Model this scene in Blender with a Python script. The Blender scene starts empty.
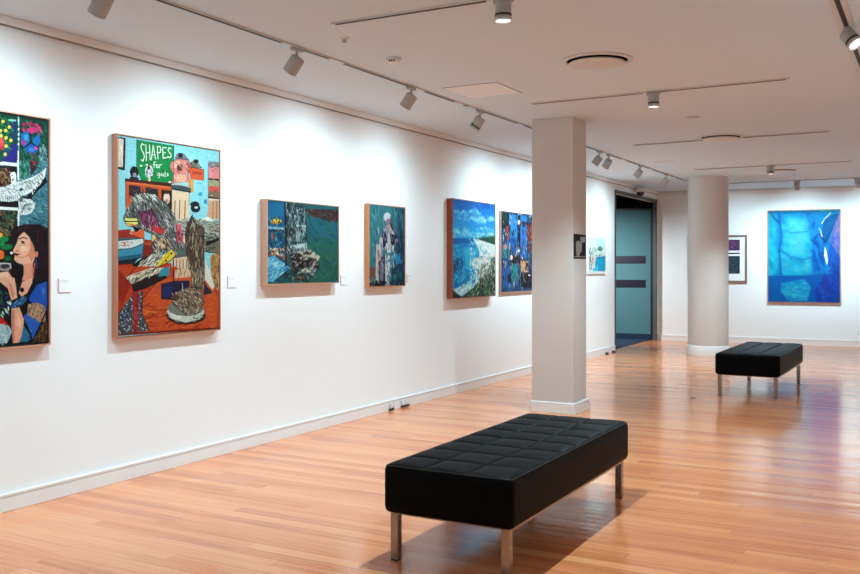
import bpy, bmesh, math, random
import numpy as np
from mathutils import Vector, Matrix

C = bpy.context.scene.collection
random.seed(7)
PI = math.pi
CEIL = 2.83
WL = -4.67            # left wall plane
WR = 0.66             # right wall plane
YN = -2.6             # wall behind the camera
BA = math.atan2(0.31, 3.49)   # the far wall is a few degrees off square
CB, SB = math.cos(BA), math.sin(BA)

def far(s, off=0.0):
    """point on the far wall, s metres from the left corner, off metres out into the room"""
    return (WL + s*CB + off*SB, 17.47 + s*SB - off*CB)

# ------------------------------------------------------------------ materials
def srgb(r, g, b):
    def f(v):
        v /= 255.0
        return v/12.92 if v <= 0.04045 else ((v+0.055)/1.055)**2.4
    return (f(r), f(g), f(b), 1.0)

def mat(name, col, rough=0.5, metal=0.0, spec=0.5, noise=0.0, scale=20.0, bump=0.0, emit=None, strength=0.0):
    m = bpy.data.materials.new(name); m.use_nodes = True
    nt = m.node_tree; b = nt.nodes['Principled BSDF']
    b.inputs['Base Color'].default_value = col
    b.inputs['Roughness'].default_value = rough
    b.inputs['Metallic'].default_value = metal
    b.inputs['Specular IOR Level'].default_value = spec
    if emit:
        b.inputs['Emission Color'].default_value = emit
        b.inputs['Emission Strength'].default_value = strength
    if noise or bump:
        tc = nt.nodes.new('ShaderNodeTexCoord')
        n = nt.nodes.new('ShaderNodeTexNoise'); n.inputs['Scale'].default_value = scale; n.inputs['Detail'].default_value = 5
        nt.links.new(tc.outputs['Object'], n.inputs['Vector'])
        if noise:
            mx = nt.nodes.new('ShaderNodeMix'); mx.data_type = 'RGBA'
            mx.inputs['A'].default_value = tuple(max(0, c*(1-noise)) for c in col[:3])+(1,)
            mx.inputs['B'].default_value = tuple(min(1, c*(1+noise)) for c in col[:3])+(1,)
            nt.links.new(n.outputs[0], mx.inputs['Factor']); nt.links.new(mx.outputs['Result'], b.inputs['Base Color'])
        if bump:
            bp = nt.nodes.new('ShaderNodeBump'); bp.inputs['Strength'].default_value = bump; bp.inputs['Distance'].default_value = 0.002
            nt.links.new(n.outputs[0], bp.inputs['Height']); nt.links.new(bp.outputs['Normal'], b.inputs['Normal'])
    return m

def wood(name, c1, c2, stretch=(1, 1, 12), rough=0.5):
    m = bpy.data.materials.new(name); m.use_nodes = True
    nt = m.node_tree; b = nt.nodes['Principled BSDF']
    tc = nt.nodes.new('ShaderNodeTexCoord'); mp = nt.nodes.new('ShaderNodeMapping')
    mp.inputs['Scale'].default_value = tuple(60.0/s for s in stretch)
    n = nt.nodes.new('ShaderNodeTexNoise'); n.inputs['Scale'].default_value = 1.0; n.inputs['Detail'].default_value = 4
    mx = nt.nodes.new('ShaderNodeMix'); mx.data_type = 'RGBA'
    mx.inputs['A'].default_value = c1; mx.inputs['B'].default_value = c2
    nt.links.new(tc.outputs['Object'], mp.inputs['Vector']); nt.links.new(mp.outputs['Vector'], n.inputs['Vector'])
    nt.links.new(n.outputs[0], mx.inputs['Factor']); nt.links.new(mx.outputs['Result'], b.inputs['Base Color'])
    b.inputs['Roughness'].default_value = rough
    return m

def floor_material():
    m = bpy.data.materials.new('timber_floorboards'); m.use_nodes = True
    nt = m.node_tree; L = nt.links; N = nt.nodes
    b = N['Principled BSDF']
    tc = N.new('ShaderNodeTexCoord'); sp = N.new('ShaderNodeSeparateXYZ'); L.new(tc.outputs['Object'], sp.inputs[0])
    def mth(op, a, c=None, d=None):
        n = N.new('ShaderNodeMath'); n.operation = op
        for i, v in enumerate((a, c, d)):
            if v is None: continue
            if isinstance(v, (int, float)): n.inputs[i].default_value = v
            else: L.new(v, n.inputs[i])
        return n.outputs[0]
    W = 0.083
    yr = mth('DIVIDE', sp.outputs['Y'], W)
    row = mth('FLOOR', yr); fy = mth('SUBTRACT', yr, row)
    w1 = N.new('ShaderNodeTexWhiteNoise'); w1.noise_dimensions = '1D'; L.new(row, w1.inputs['W'])
    xs = mth('ADD', mth('DIVIDE', sp.outputs['X'], 1.9), mth('MULTIPLY', w1.outputs['Value'], 7.31))
    col = mth('FLOOR', xs); fx = mth('SUBTRACT', xs, col)
    cv = N.new('ShaderNodeCombineXYZ'); L.new(row, cv.inputs[0]); L.new(col, cv.inputs[1])
    w2 = N.new('ShaderNodeTexWhiteNoise'); w2.noise_dimensions = '2D'; L.new(cv.outputs[0], w2.inputs['Vector'])
    ss = N.new('ShaderNodeSeparateColor'); L.new(w2.outputs['Color'], ss.inputs[0])
    # grain running along the boards, shifted on every board
    gv = N.new('ShaderNodeCombineXYZ')
    L.new(mth('ADD', mth('MULTIPLY', sp.outputs['X'], 1.3), mth('MULTIPLY', ss.outputs[1], 40.0)), gv.inputs[0])
    L.new(mth('MULTIPLY', sp.outputs['Y'], 42.0), gv.inputs[1])
    g = N.new('ShaderNodeTexNoise'); g.inputs['Scale'].default_value = 1.0; g.inputs['Detail'].default_value = 4; g.inputs['Roughness'].default_value = 0.6
    L.new(gv.outputs[0], g.inputs['Vector'])
    big = N.new('ShaderNodeTexNoise'); big.inputs['Scale'].default_value = 0.9; L.new(tc.outputs['Object'], big.inputs['Vector'])
    t = mth('ADD', mth('MULTIPLY', ss.outputs[0], 0.32), mth('ADD', mth('MULTIPLY', g.outputs[0], 0.75), mth('MULTIPLY', big.outputs[0], 0.12)))
    cr = N.new('ShaderNodeValToRGB'); L.new(t, cr.inputs[0])
    e = cr.color_ramp.elements
    e[0].position = 0.22; e[0].color = FLOOR_COLS[0]
    e[1].position = 0.95; e[1].color = FLOOR_COLS[2]
    k = cr.color_ramp.elements.new(0.56); k.color = FLOOR_COLS[1]
    # joints between boards
    ed = mth('MINIMUM', fy, mth('SUBTRACT', 1.0, fy))
    gap = mth('LESS_THAN', ed, 0.018)
    ex = mth('MINIMUM', fx, mth('SUBTRACT', 1.0, fx)); gapx = mth('LESS_THAN', ex, 0.0009)
    gg = mth('MULTIPLY', mth('MAXIMUM', gap, gapx), 0.35)
    mx = N.new('ShaderNodeMix'); mx.data_type = 'RGBA'; mx.inputs['B'].default_value = srgb(92, 48, 28)
    L.new(gg, mx.inputs['Factor']); L.new(cr.outputs[0], mx.inputs['A']); L.new(mx.outputs['Result'], b.inputs['Base Color'])
    # every board lies at its own tiny tilt and is slightly cupped
    slope = mth('ADD', mth('MULTIPLY', mth('SUBTRACT', ss.outputs[2], 0.5), 0.026), mth('MULTIPLY', mth('SUBTRACT', fy, 0.5), 0.030))
    wv = N.new('ShaderNodeTexNoise'); wv.inputs['Scale'].default_value = 3.0; wv.inputs['Detail'].default_value = 1; L.new(tc.outputs['Object'], wv.inputs['Vector'])
    slope = mth('ADD', slope, mth('MULTIPLY', mth('SUBTRACT', wv.outputs[0], 0.5), 0.008))
    nv = N.new('ShaderNodeCombineXYZ'); nv.inputs[2].default_value = 1.0; L.new(slope, nv.inputs[1])
    nm = N.new('ShaderNodeVectorMath'); nm.operation = 'NORMALIZE'; L.new(nv.outputs[0], nm.inputs[0])
    L.new(nm.outputs[0], b.inputs['Normal'])
    L.new(mth('ADD', FLOOR_ROUGH, mth('MULTIPLY', g.outputs[0], 0.08)), b.inputs['Roughness'])
    b.inputs['IOR'].default_value = 1.6
    return m

FLOOR_COLS = (srgb(178, 92, 53), srgb(222, 134, 84), srgb(244, 168, 114))
FLOOR_ROUGH = 0.12

M = dict(
    wall=mat('wall_paint', (0.86, 0.86, 0.86, 1), 0.75, spec=0.2, bump=0.05, scale=300),
    ceil=mat('ceiling_paint', (0.64, 0.715, 0.775, 1), 0.85, spec=0.1, bump=0.04, scale=200),
    trim=mat('white_satin_paint', (0.80, 0.775, 0.76, 1), 0.45, spec=0.4, noise=0.02),
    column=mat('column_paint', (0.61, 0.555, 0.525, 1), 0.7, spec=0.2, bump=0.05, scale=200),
    floor=floor_material(),
    leather=mat('black_leather', (0.0022, 0.0022, 0.0025, 1), 0.5, spec=0.05, bump=0.25, scale=260),
    piping=mat('black_piping', (0.012, 0.012, 0.012, 1), 0.4, spec=0.4, noise=0.1),
    steel=mat('brushed_steel', (0.33, 0.285, 0.255, 1), 0.14, metal=1.0, noise=0.08, scale=80),
    white=mat('white_powder_coat', (0.62, 0.61, 0.60, 1), 0.45, noise=0.03),
    light_grey=mat('light_grey_metal', (0.42, 0.41, 0.40, 1), 0.4, spec=0.5, noise=0.04),
    black=mat('black_plastic', (0.012, 0.011, 0.012, 1), 0.4, noise=0.1),
    slot=mat('dark_slot', (0.010, 0.007, 0.006, 1), 0.6, noise=0.1),
    gap=mat('dark_gap', (0.004, 0.004, 0.004, 1), 0.9, spec=0.05, noise=0.1),
    lens=mat('lit_lens', (1, 1, 1, 1), 0.3, emit=(1, 0.97, 0.92, 1), strength=5.0),
    lens_off=mat('reflector', (0.7, 0.68, 0.64, 1), 0.25, metal=0.8, noise=0.05),
    doorframe=mat('grey_aluminium', (0.115, 0.12, 0.125, 1), 0.4, metal=0.3, noise=0.05),
    darkframe=mat('dark_aluminium', (0.022, 0.026, 0.03, 1), 0.4, metal=0.3, noise=0.05),
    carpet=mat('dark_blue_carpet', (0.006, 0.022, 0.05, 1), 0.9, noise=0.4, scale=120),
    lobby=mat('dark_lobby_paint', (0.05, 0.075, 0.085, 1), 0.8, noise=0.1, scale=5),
    band=mat('dark_purple_film', (0.014, 0.008, 0.022, 1), 0.35, noise=0.3, scale=30),
    card=mat('card_white', (0.86, 0.86, 0.86, 1), 0.6, noise=0.02),
    cardshade=mat('card_edge_shade', (0.55, 0.40, 0.43, 1), 0.6, noise=0.05),
    ink=mat('grey_ink', (0.60, 0.59, 0.59, 1), 0.7, noise=0.05),
    matboard=mat('mat_board', (0.84, 0.83, 0.82, 1), 0.7, noise=0.01),
    panel=mat('hatch_paint', (0.80, 0.81, 0.82, 1), 0.6, spec=0.3, noise=0.01),
    cornice_shade=mat('painted_cornice_shade', (0.24, 0.23, 0.225, 1), 0.6, spec=0.2, noise=0.05),
    wood_pink=wood('pinkish_oak', srgb(196, 128, 100), srgb(222, 160, 132)),
    wood_tan=wood('tan_oak', srgb(158, 100, 72), srgb(196, 134, 100)),
    wood_pale=wood('pale_oak', srgb(176, 128, 104), srgb(206, 160, 136)),
    wood_gold=wood('golden_oak', srgb(186, 112, 66), srgb(214, 146, 98)),
    wood_red=wood('red_cedar', srgb(120, 48, 26), srgb(160, 74, 44)),
    wood_brown=wood('brown_walnut', srgb(96, 70, 60), srgb(150, 108, 92)),
    frame_white=mat('white_frame', (0.82, 0.82, 0.82, 1), 0.5, noise=0.02),
    frame_dark=mat('dark_edge', srgb(58, 36, 30), 0.5, noise=0.1),
)
def canvas_material():
    m = bpy.data.materials.new('painted_canvas'); m.use_nodes = True
    nt = m.node_tree; b = nt.nodes['Principled BSDF']
    a = nt.nodes.new('ShaderNodeAttribute'); a.attribute_name = 'paint'
    nt.links.new(a.outputs['Color'], b.inputs['Base Color'])
    b.inputs['Roughness'].default_value = 0.6; b.inputs['Specular IOR Level'].default_value = 0.12
    return m
M['canvas'] = canvas_material()
def glass_material():
    m = bpy.data.materials.new('teal_door_glass'); m.use_nodes = True
    nt = m.node_tree; N = nt.nodes; L = nt.links
    out = N['Material Output']; b = N['Principled BSDF']
    b.inputs['Base Color'].default_value = (0.15, 0.30, 0.325, 1); b.inputs['Roughness'].default_value = 0.06
    t = N.new('ShaderNodeBsdfTransparent'); t.inputs['Color'].default_value = (0.35, 0.62, 0.64, 1)
    mx = N.new('ShaderNodeMixShader'); mx.inputs[0].default_value = 0.62
    L.new(t.outputs[0], mx.inputs[1]); L.new(b.outputs[0], mx.inputs[2]); L.new(mx.outputs[0], out.inputs['Surface'])
    return m
M['glass'] = glass_material()

# ------------------------------------------------------------------ mesh helpers
def obj(name, bm, m, parent=None, smooth=False, loc=None, rot=None):
    me = bpy.data.meshes.new(name); bm.normal_update(); bm.to_mesh(me); bm.free()
    for k in (m if isinstance(m, (list, tuple)) else [m]): me.materials.append(M[k])
    if smooth:
        for p in me.polygons: p.use_smooth = True
        me.set_sharp_from_angle(angle=math.radians(40))
    o = bpy.data.objects.new(name, me); C.objects.link(o)
    if parent is not None: o.parent = parent
    if loc is not None: o.location = loc
    if rot is not None: o.rotation_euler = rot
    return o

def thing(name, label, cat, loc=(0, 0, 0), rotz=0.0, group=None):
    o = bpy.data.objects.new(name, None); C.objects.link(o)
    o.empty_display_size = 0.1
    o.location = loc; o.rotation_euler = (0, 0, rotz)
    return tag(o, label, cat, group)

def tag(o, label, cat, group=None):
    o['label'] = label; o['category'] = cat
    if group: o['group'] = group
    return o

def struct(name, bm, m, parent=None, smooth=False):
    o = obj(name, bm, m, parent, smooth)
    if parent is None: o['kind'] = 'structure'
    return o

def box(bm, x0, x1, y0, y1, z0, z1, bev=0.0, seg=2, mi=0):
    vs = [bm.verts.new(p) for p in ((x0,y0,z0),(x1,y0,z0),(x1,y1,z0),(x0,y1,z0),(x0,y0,z1),(x1,y0,z1),(x1,y1,z1),(x0,y1,z1))]
    fs = [bm.faces.new([vs[i] for i in q]) for q in ((3,2,1,0),(4,5,6,7),(0,1,5,4),(1,2,6,5),(2,3,7,6),(3,0,4,7))]
    for f in fs: f.material_index = mi
    if bev:
        es = list({e for f in fs for e in f.edges})
        bmesh.ops.bevel(bm, geom=es, offset=bev, segments=seg, affect='EDGES', profile=0.5)
    return bm

def prism(bm, pts, z0, z1):
    lo = [bm.verts.new((x, y, z0)) for x, y in pts]; hi = [bm.verts.new((x, y, z1)) for x, y in pts]
    n = len(pts)
    bm.faces.new(list(reversed(lo))); bm.faces.new(hi)
    for i in range(n): bm.faces.new((lo[i], lo[(i+1) % n], hi[(i+1) % n], hi[i]))
    return bm

def lathe(bm, prof, seg=40, mtx=None):
    """prof: list of (radius, z); closed at the ends when the radius is zero"""
    rings = []
    for r, z in prof:
        if r < 1e-6: rings.append([bm.verts.new((0, 0, z))])
        else: rings.append([bm.verts.new((r*math.cos(2*PI*i/seg), r*math.sin(2*PI*i/seg), z)) for i in range(seg)])
    for a, b in zip(rings, rings[1:]):
        for i in range(seg):
            j = (i+1) % seg
            if len(a) == 1 and len(b) == 1: continue
            if len(a) == 1: bm.faces.new((a[0], b[j], b[i]))
            elif len(b) == 1: bm.faces.new((a[i], a[j], b[0]))
            else: bm.faces.new((a[i], a[j], b[j], b[i]))
    if mtx is not None: bmesh.ops.transform(bm, matrix=mtx, verts=bm.verts[:])
    bmesh.ops.recalc_face_normals(bm, faces=bm.faces[:])
    return bm

def tube(bm, pts, r, seg=8):
    rings = []
    for i, p in enumerate(pts):
        p = Vector(p); a = Vector(pts[max(0, i-1)]); b = Vector(pts[min(len(pts)-1, i+1)])
        d = (b-a).normalized(); u = d.orthogonal().normalized()
        if i and rings:
            u = (lastu - d*lastu.dot(d)).normalized()
        lastu = u; v = d.cross(u)
        rings.append([bm.verts.new(p + (u*math.cos(2*PI*k/seg)+v*math.sin(2*PI*k/seg))*r) for k in range(seg)])
    for a, b in zip(rings, rings[1:]):
        for k in range(seg): bm.faces.new((a[k], a[(k+1) % seg], b[(k+1) % seg], b[k]))
    bm.faces.new(list(reversed(rings[0]))); bm.faces.new(rings[-1])
    return bm

B = bmesh.new

# ------------------------------------------------------------------ painted pictures
ART = {
 'P1': [
  ('p',[22, 44, 40],[76, 1, 1090, -69, 1090, 1054, 76, 1033]),
  ('s',500,26.6,40,8,[20, 90, 60, 15, 60, 45, 190, 60, 80, 220, 200, 80, 40, 70, 130, 15, 25, 25],[76, 1, 643, -21, 643, 1027, 76, 1033]),
  ('p',[14, 66, 48],[643, 10, 775, 7, 775, 221, 643, 230]),
  ('p',[45, 36, 125],[682, 151, 770, 121, 770, 206, 657, 207]),
  ('p',[18, 58, 92],[710, 29, 772, 23, 772, 117, 714, 108]),
  ('p',[35, 45, 110],[721, 33, 757, 29, 757, 56, 724, 57]),
  ('s',70,24.4,50,6.2,[20, 110, 60, 12, 80, 50, 40, 140, 70, 10, 40, 40],[643, 19, 749, 17, 735, 146, 643, 206]),
  ('p',[150, 210, 205],[708, 23, 760, 21, 760, 29, 708, 31]),
  ('p',[236, 216, 95],[682, 37, 680, 40, 676, 44, 670, 45, 664, 45, 660, 42, 658, 39, 660, 35, 664, 32, 670, 30, 676, 31, 680, 33]),
  ('p',[190, 150, 50],[677, 39, 676, 40, 675, 41, 673, 42, 671, 42, 669, 41, 669, 40, 669, 38, 671, 37, 673, 37, 675, 37, 676, 38]),
  ('p',[236, 216, 95],[726, 57, 724, 60, 720, 64, 714, 65, 708, 65, 703, 62, 702, 59, 703, 55, 708, 52, 714, 50, 720, 51, 724, 53]),
  ('p',[190, 150, 50],[721, 59, 720, 60, 719, 61, 717, 62, 714, 62, 713, 61, 712, 60, 713, 58, 714, 57, 717, 57, 719, 57, 720, 58]),
  ('p',[236, 216, 95],[664, 78, 662, 82, 658, 85, 652, 86, 646, 86, 642, 84, 640, 80, 642, 76, 646, 73, 652, 71, 658, 72, 662, 74]),
  ('p',[190, 150, 50],[659, 80, 658, 81, 657, 82, 655, 83, 652, 83, 651, 82, 650, 81, 651, 79, 652, 78, 655, 78, 657, 78, 658, 79]),
  ('p',[236, 216, 95],[701, 73, 699, 77, 695, 80, 689, 82, 683, 82, 679, 79, 677, 76, 679, 72, 683, 69, 689, 67, 695, 68, 699, 70]),
  ('p',[190, 150, 50],[696, 76, 695, 77, 694, 78, 692, 79, 690, 79, 688, 78, 688, 76, 688, 75, 690, 74, 692, 73, 694, 74, 695, 74]),
  ('p',[236, 216, 95],[669, 99, 668, 103, 663, 106, 657, 108, 651, 107, 647, 105, 646, 101, 647, 97, 651, 94, 657, 93, 663, 93, 668, 96]),
  ('p',[190, 150, 50],[664, 101, 664, 103, 662, 104, 660, 104, 658, 104, 657, 103, 656, 102, 657, 101, 658, 100, 660, 99, 662, 99, 664, 100]),
  ('p',[236, 216, 95],[703, 105, 701, 109, 697, 112, 691, 114, 685, 113, 681, 111, 679, 107, 681, 103, 685, 100, 691, 99, 697, 99, 701, 101]),
  ('p',[190, 150, 50],[698, 107, 698, 109, 696, 110, 694, 110, 692, 110, 690, 109, 690, 108, 690, 107, 692, 105, 694, 105, 696, 105, 698, 106]),
  ('p',[236, 216, 95],[736, 113, 735, 117, 730, 120, 724, 122, 718, 121, 714, 119, 712, 115, 714, 111, 718, 108, 724, 107, 730, 107, 735, 110]),
  ('p',[190, 150, 50],[731, 115, 731, 117, 729, 118, 727, 118, 725, 118, 723, 117, 723, 116, 723, 115, 725, 114, 727, 113, 729, 113, 731, 114]),
  ('p',[236, 216, 95],[704, 140, 703, 144, 698, 147, 692, 149, 686, 148, 682, 146, 680, 142, 682, 138, 686, 135, 692, 134, 698, 134, 703, 137]),
  ('p',[190, 150, 50],[700, 142, 699, 144, 697, 145, 695, 145, 693, 145, 692, 144, 691, 143, 692, 142, 693, 141, 695, 140, 697, 140, 699, 141]),
  ('p',[236, 216, 95],[697, 176, 696, 180, 691, 183, 685, 184, 679, 184, 675, 181, 673, 178, 675, 174, 679, 171, 685, 169, 691, 170, 696, 172]),
  ('p',[190, 150, 50],[692, 178, 692, 179, 690, 181, 688, 181, 686, 181, 685, 180, 684, 179, 685, 177, 686, 176, 688, 176, 690, 176, 692, 177]),
  ('p',[222, 70, 75],[680, 127, 677, 138, 668, 147, 656, 151, 644, 149, 636, 141, 632, 131, 636, 120, 644, 111, 656, 107, 668, 109, 677, 116]),
  ('p',[238, 110, 70],[662, 122, 660, 126, 656, 130, 650, 131, 645, 131, 641, 128, 639, 124, 641, 119, 645, 116, 650, 114, 656, 115, 660, 118]),
  ('p',[200, 40, 60],[675, 151, 673, 155, 668, 159, 661, 160, 654, 160, 649, 157, 647, 154, 649, 150, 654, 146, 661, 145, 668, 145, 673, 148]),
  ('l',[170, 220, 210],6.2,[778, 9, 780, 45]),
  ('l',[90, 160, 150],6.2,[780, 54, 780, 152]),
  ('p',[215, 240, 238],[785, 22, 784, 25, 782, 28, 778, 29, 775, 28, 773, 26, 772, 23, 773, 20, 775, 17, 778, 16, 782, 17, 784, 19]),
  ('p',[215, 240, 238],[785, 60, 784, 63, 782, 66, 778, 67, 775, 66, 773, 64, 772, 61, 773, 58, 775, 55, 778, 54, 782, 55, 784, 57]),
  ('p',[215, 240, 238],[785, 82, 784, 85, 782, 88, 778, 89, 775, 88, 773, 86, 772, 83, 773, 80, 775, 78, 778, 77, 782, 77, 784, 79]),
  ('p',[215, 240, 238],[785, 102, 784, 105, 782, 108, 778, 109, 775, 109, 773, 106, 772, 103, 773, 100, 775, 98, 778, 97, 782, 97, 784, 99]),
  ('p',[215, 240, 238],[785, 125, 784, 128, 782, 130, 778, 131, 775, 131, 773, 129, 772, 126, 773, 123, 775, 120, 778, 119, 782, 119, 784, 122]),
  ('l',[235, 238, 242],7.1,[777, 157, 777, 223]),
  ('p',[20, 68, 55],[789, 13, 992, 8, 992, 206, 789, 220]),
  ('s',110,26.6,60,7.1,[15, 50, 45, 30, 100, 75, 10, 35, 35, 45, 120, 90],[793, 17, 988, 11, 988, 207, 793, 220]),
  ('s',60,17.8,30,7.1,[205, 50, 110, 170, 40, 90, 225, 90, 140, 120, 30, 70],[811, 28, 881, 17, 953, 37, 949, 70, 881, 71, 807, 69]),
  ('p',[215, 50, 120],[908, 53, 904, 60, 893, 66, 878, 69, 863, 69, 852, 65, 848, 58, 852, 51, 863, 45, 878, 42, 893, 42, 904, 46]),
  ('p',[35, 105, 175],[796, 79, 852, 60, 860, 105, 818, 135, 794, 115]),
  ('p',[60, 150, 200],[815, 82, 844, 75, 848, 101, 822, 108]),
  ('p',[25, 110, 190],[881, 94, 927, 66, 940, 98, 919, 123, 883, 114]),
  ('p',[30, 90, 180],[868, 114, 925, 136, 896, 157, 837, 156, 822, 139]),
  ('p',[60, 130, 215],[859, 132, 896, 138, 881, 153, 852, 148]),
  ('p',[150, 60, 150],[831, 114, 829, 121, 822, 126, 813, 128, 804, 127, 798, 123, 796, 117, 798, 111, 804, 105, 813, 103, 822, 104, 829, 108]),
  ('p',[190, 70, 150],[921, 132, 919, 136, 913, 139, 905, 141, 898, 140, 892, 138, 890, 134, 892, 130, 898, 126, 905, 125, 913, 125, 919, 128]),
  ('l',[18, 14, 18],5.3,[859, 69, 872, 113, 881, 117]),
  ('l',[18, 14, 18],4.4,[815, 140, 870, 111, 927, 131]),
  ('s',40,22.2,80,5.3,[150, 40, 65, 90, 25, 45, 30, 90, 70],[866, 161, 904, 158, 919, 211, 866, 215]),
  ('p',[95, 135, 148],[934, 153, 988, 135, 988, 207, 930, 211]),
  ('s',40,26.6,70,6.2,[30, 70, 75, 150, 180, 190, 60, 105, 120],[927, 122, 989, 117, 989, 207, 927, 211]),
  ('p',[228, 234, 240],[659, 209, 777, 208, 777, 223, 659, 224]),
  ('p',[66, 120, 136],[782, 199, 992, 184, 992, 456, 782, 462]),
  ('s',230,24.4,20,5.3,[40, 92, 108, 112, 160, 168, 55, 110, 125, 85, 140, 152, 30, 75, 95],[786, 199, 989, 184, 989, 456, 786, 462]),
  ('p',[18, 14, 17],[643, 235, 772, 226, 772, 409, 643, 414]),
  ('s',60,22.2,40,7.1,[112, 82, 50, 122, 40, 50, 60, 40, 30, 30, 25, 30, 150, 120, 80],[643, 240, 721, 234, 714, 310, 643, 318]),
  ('p',[20, 95, 75],[789, 199, 859, 194, 852, 257, 796, 274]),
  ('s',40,22.2,80,5.3,[15, 70, 60, 50, 130, 100, 100, 150, 150],[789, 199, 859, 194, 852, 257, 796, 274]),
  ('p',[55, 24, 40],[859, 194, 930, 188, 911, 222, 866, 261]),
  ('s',20,15.5,40,4.4,[150, 40, 60, 30, 90, 70],[866, 193, 927, 189, 911, 217, 866, 234]),
  ('p',[232, 236, 236],[643, 212, 775, 209, 775, 221, 643, 225]),
  ('l',[232, 236, 236],8.9,[774, 200, 777, 280]),
  ('p',[16, 14, 18],[881, 323, 972, 254, 992, 276, 934, 312, 874, 351, 822, 358]),
  ('p',[224, 229, 231],[742, 297, 807, 282, 881, 262, 934, 241, 982, 213, 971, 254, 938, 291, 889, 321, 837, 340, 793, 355, 749, 348]),
  ('l',[224, 229, 231],5.8,[859, 279, 881, 336]),
  ('l',[224, 229, 231],5.8,[871, 276, 892, 325]),
  ('l',[224, 229, 231],5.8,[883, 273, 902, 313]),
  ('l',[224, 229, 231],5.8,[895, 269, 913, 302]),
  ('l',[224, 229, 231],5.8,[907, 266, 924, 290]),
  ('l',[224, 229, 231],5.8,[919, 262, 934, 279]),
  ('l',[224, 229, 231],5.8,[931, 259, 945, 267]),
  ('l',[224, 229, 231],5.8,[943, 255, 956, 255]),
  ('l',[224, 229, 231],5.8,[956, 252, 966, 244]),
  ('p',[226, 230, 233],[643, 320, 692, 314, 749, 292, 815, 282, 818, 340, 775, 369, 707, 380, 671, 382, 643, 373]),
  ('l',[222, 228, 232],6.2,[657, 352, 647, 384]),
  ('l',[222, 228, 232],6.2,[673, 352, 664, 382]),
  ('l',[222, 228, 232],6.2,[688, 351, 680, 380]),
  ('l',[222, 228, 232],6.2,[704, 350, 697, 378]),
  ('l',[222, 228, 232],6.2,[719, 349, 714, 376]),
  ('l',[222, 228, 232],6.2,[735, 349, 731, 374]),
  ('l',[222, 228, 232],6.2,[751, 348, 749, 372]),
  ('l',[222, 228, 232],6.2,[767, 347, 766, 370]),
  ('p',[232, 236, 236],[762, 259, 759, 265, 752, 270, 741, 273, 730, 272, 722, 268, 719, 262, 722, 256, 730, 251, 741, 249, 752, 249, 759, 253]),
  ('p',[232, 236, 236],[722, 265, 761, 263, 761, 298, 729, 301]),
  ('p',[18, 14, 18],[736, 264, 735, 266, 734, 267, 731, 267, 729, 267, 728, 266, 727, 265, 728, 264, 729, 263, 731, 262, 734, 262, 735, 263]),
  ('p',[200, 110, 90],[719, 265, 712, 270, 722, 271]),
  ('p',[50, 30, 35],[734, 278, 744, 275, 742, 288, 734, 289]),
  ('s',230,18.7,38,1.8,[110, 118, 126, 150, 158, 165, 185, 192, 198, 250, 250, 250, 70, 76, 84],[657, 323, 757, 299, 881, 267, 965, 230, 949, 279, 815, 336, 714, 374, 657, 370]),
  ('s',10,17.8,60,4,[20, 20, 25],[881, 314, 965, 264, 949, 297, 889, 337]),
  ('p',[18, 14, 18],[786, 348, 874, 351, 900, 382, 881, 364, 815, 358]),
  ('p',[215, 222, 224],[777, 371, 815, 360, 875, 362, 901, 386, 875, 419, 822, 434, 789, 427, 780, 400]),
  ('l',[215, 222, 224],5.3,[829, 389, 898, 377]),
  ('l',[215, 222, 224],5.3,[829, 389, 883, 385]),
  ('l',[215, 222, 224],5.3,[829, 389, 868, 394]),
  ('l',[215, 222, 224],5.3,[829, 389, 853, 402]),
  ('l',[215, 222, 224],5.3,[829, 389, 838, 410]),
  ('l',[215, 222, 224],5.3,[829, 389, 824, 418]),
  ('l',[215, 222, 224],5.3,[829, 389, 809, 427]),
  ('l',[215, 222, 224],5.3,[829, 389, 794, 435]),
  ('s',90,16,40,1.8,[120, 130, 135, 250, 250, 250, 75, 85, 90],[782, 371, 874, 365, 893, 386, 866, 417, 796, 426]),
  ('p',[18, 14, 18],[643, 378, 775, 378, 775, 396, 643, 401]),
  ('p',[232, 236, 236],[643, 401, 777, 402, 777, 414, 643, 415]),
  ('p',[26, 36, 42],[643, 420, 772, 420, 772, 458, 643, 462]),
  ('s',50,20,50,6.2,[30, 70, 80, 120, 95, 60, 20, 20, 25, 70, 60, 50],[643, 420, 772, 420, 772, 458, 643, 462]),
  ('l',[232, 236, 236],8,[780, 413, 780, 458]),
  ('l',[34, 40, 46],2.2,[779, 336, 794, 354]),
  ('l',[34, 40, 46],2.2,[795, 327, 810, 345]),
  ('l',[34, 40, 46],2.2,[811, 318, 826, 336]),
  ('l',[34, 40, 46],2.2,[827, 308, 842, 326]),
  ('l',[34, 40, 46],2.2,[843, 299, 858, 317]),
  ('l',[34, 40, 46],2.2,[860, 289, 875, 307]),
  ('l',[34, 40, 46],2.2,[876, 280, 891, 298]),
  ('l',[34, 40, 46],2.2,[893, 270, 908, 288]),
  ('l',[34, 40, 46],2.2,[909, 260, 924, 279]),
  ('l',[34, 40, 46],2.2,[926, 251, 941, 269]),
  ('l',[34, 40, 46],2.2,[943, 241, 958, 259]),
  ('l',[46, 52, 58],2.2,[657, 357, 653, 384]),
  ('l',[46, 52, 58],2.2,[671, 356, 669, 382]),
  ('l',[46, 52, 58],2.2,[685, 355, 684, 380]),
  ('l',[46, 52, 58],2.2,[700, 355, 700, 378]),
  ('l',[46, 52, 58],2.2,[714, 354, 715, 376]),
  ('l',[46, 52, 58],2.2,[728, 353, 731, 374]),
  ('l',[46, 52, 58],2.2,[742, 353, 747, 372]),
  ('l',[46, 52, 58],2.2,[757, 352, 762, 370]),
  ('l',[46, 52, 58],2.2,[771, 351, 778, 368]),
  ('l',[60, 66, 74],2.2,[822, 387, 887, 378]),
  ('l',[60, 66, 74],2.2,[822, 387, 873, 386]),
  ('l',[60, 66, 74],2.2,[822, 387, 859, 393]),
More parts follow.
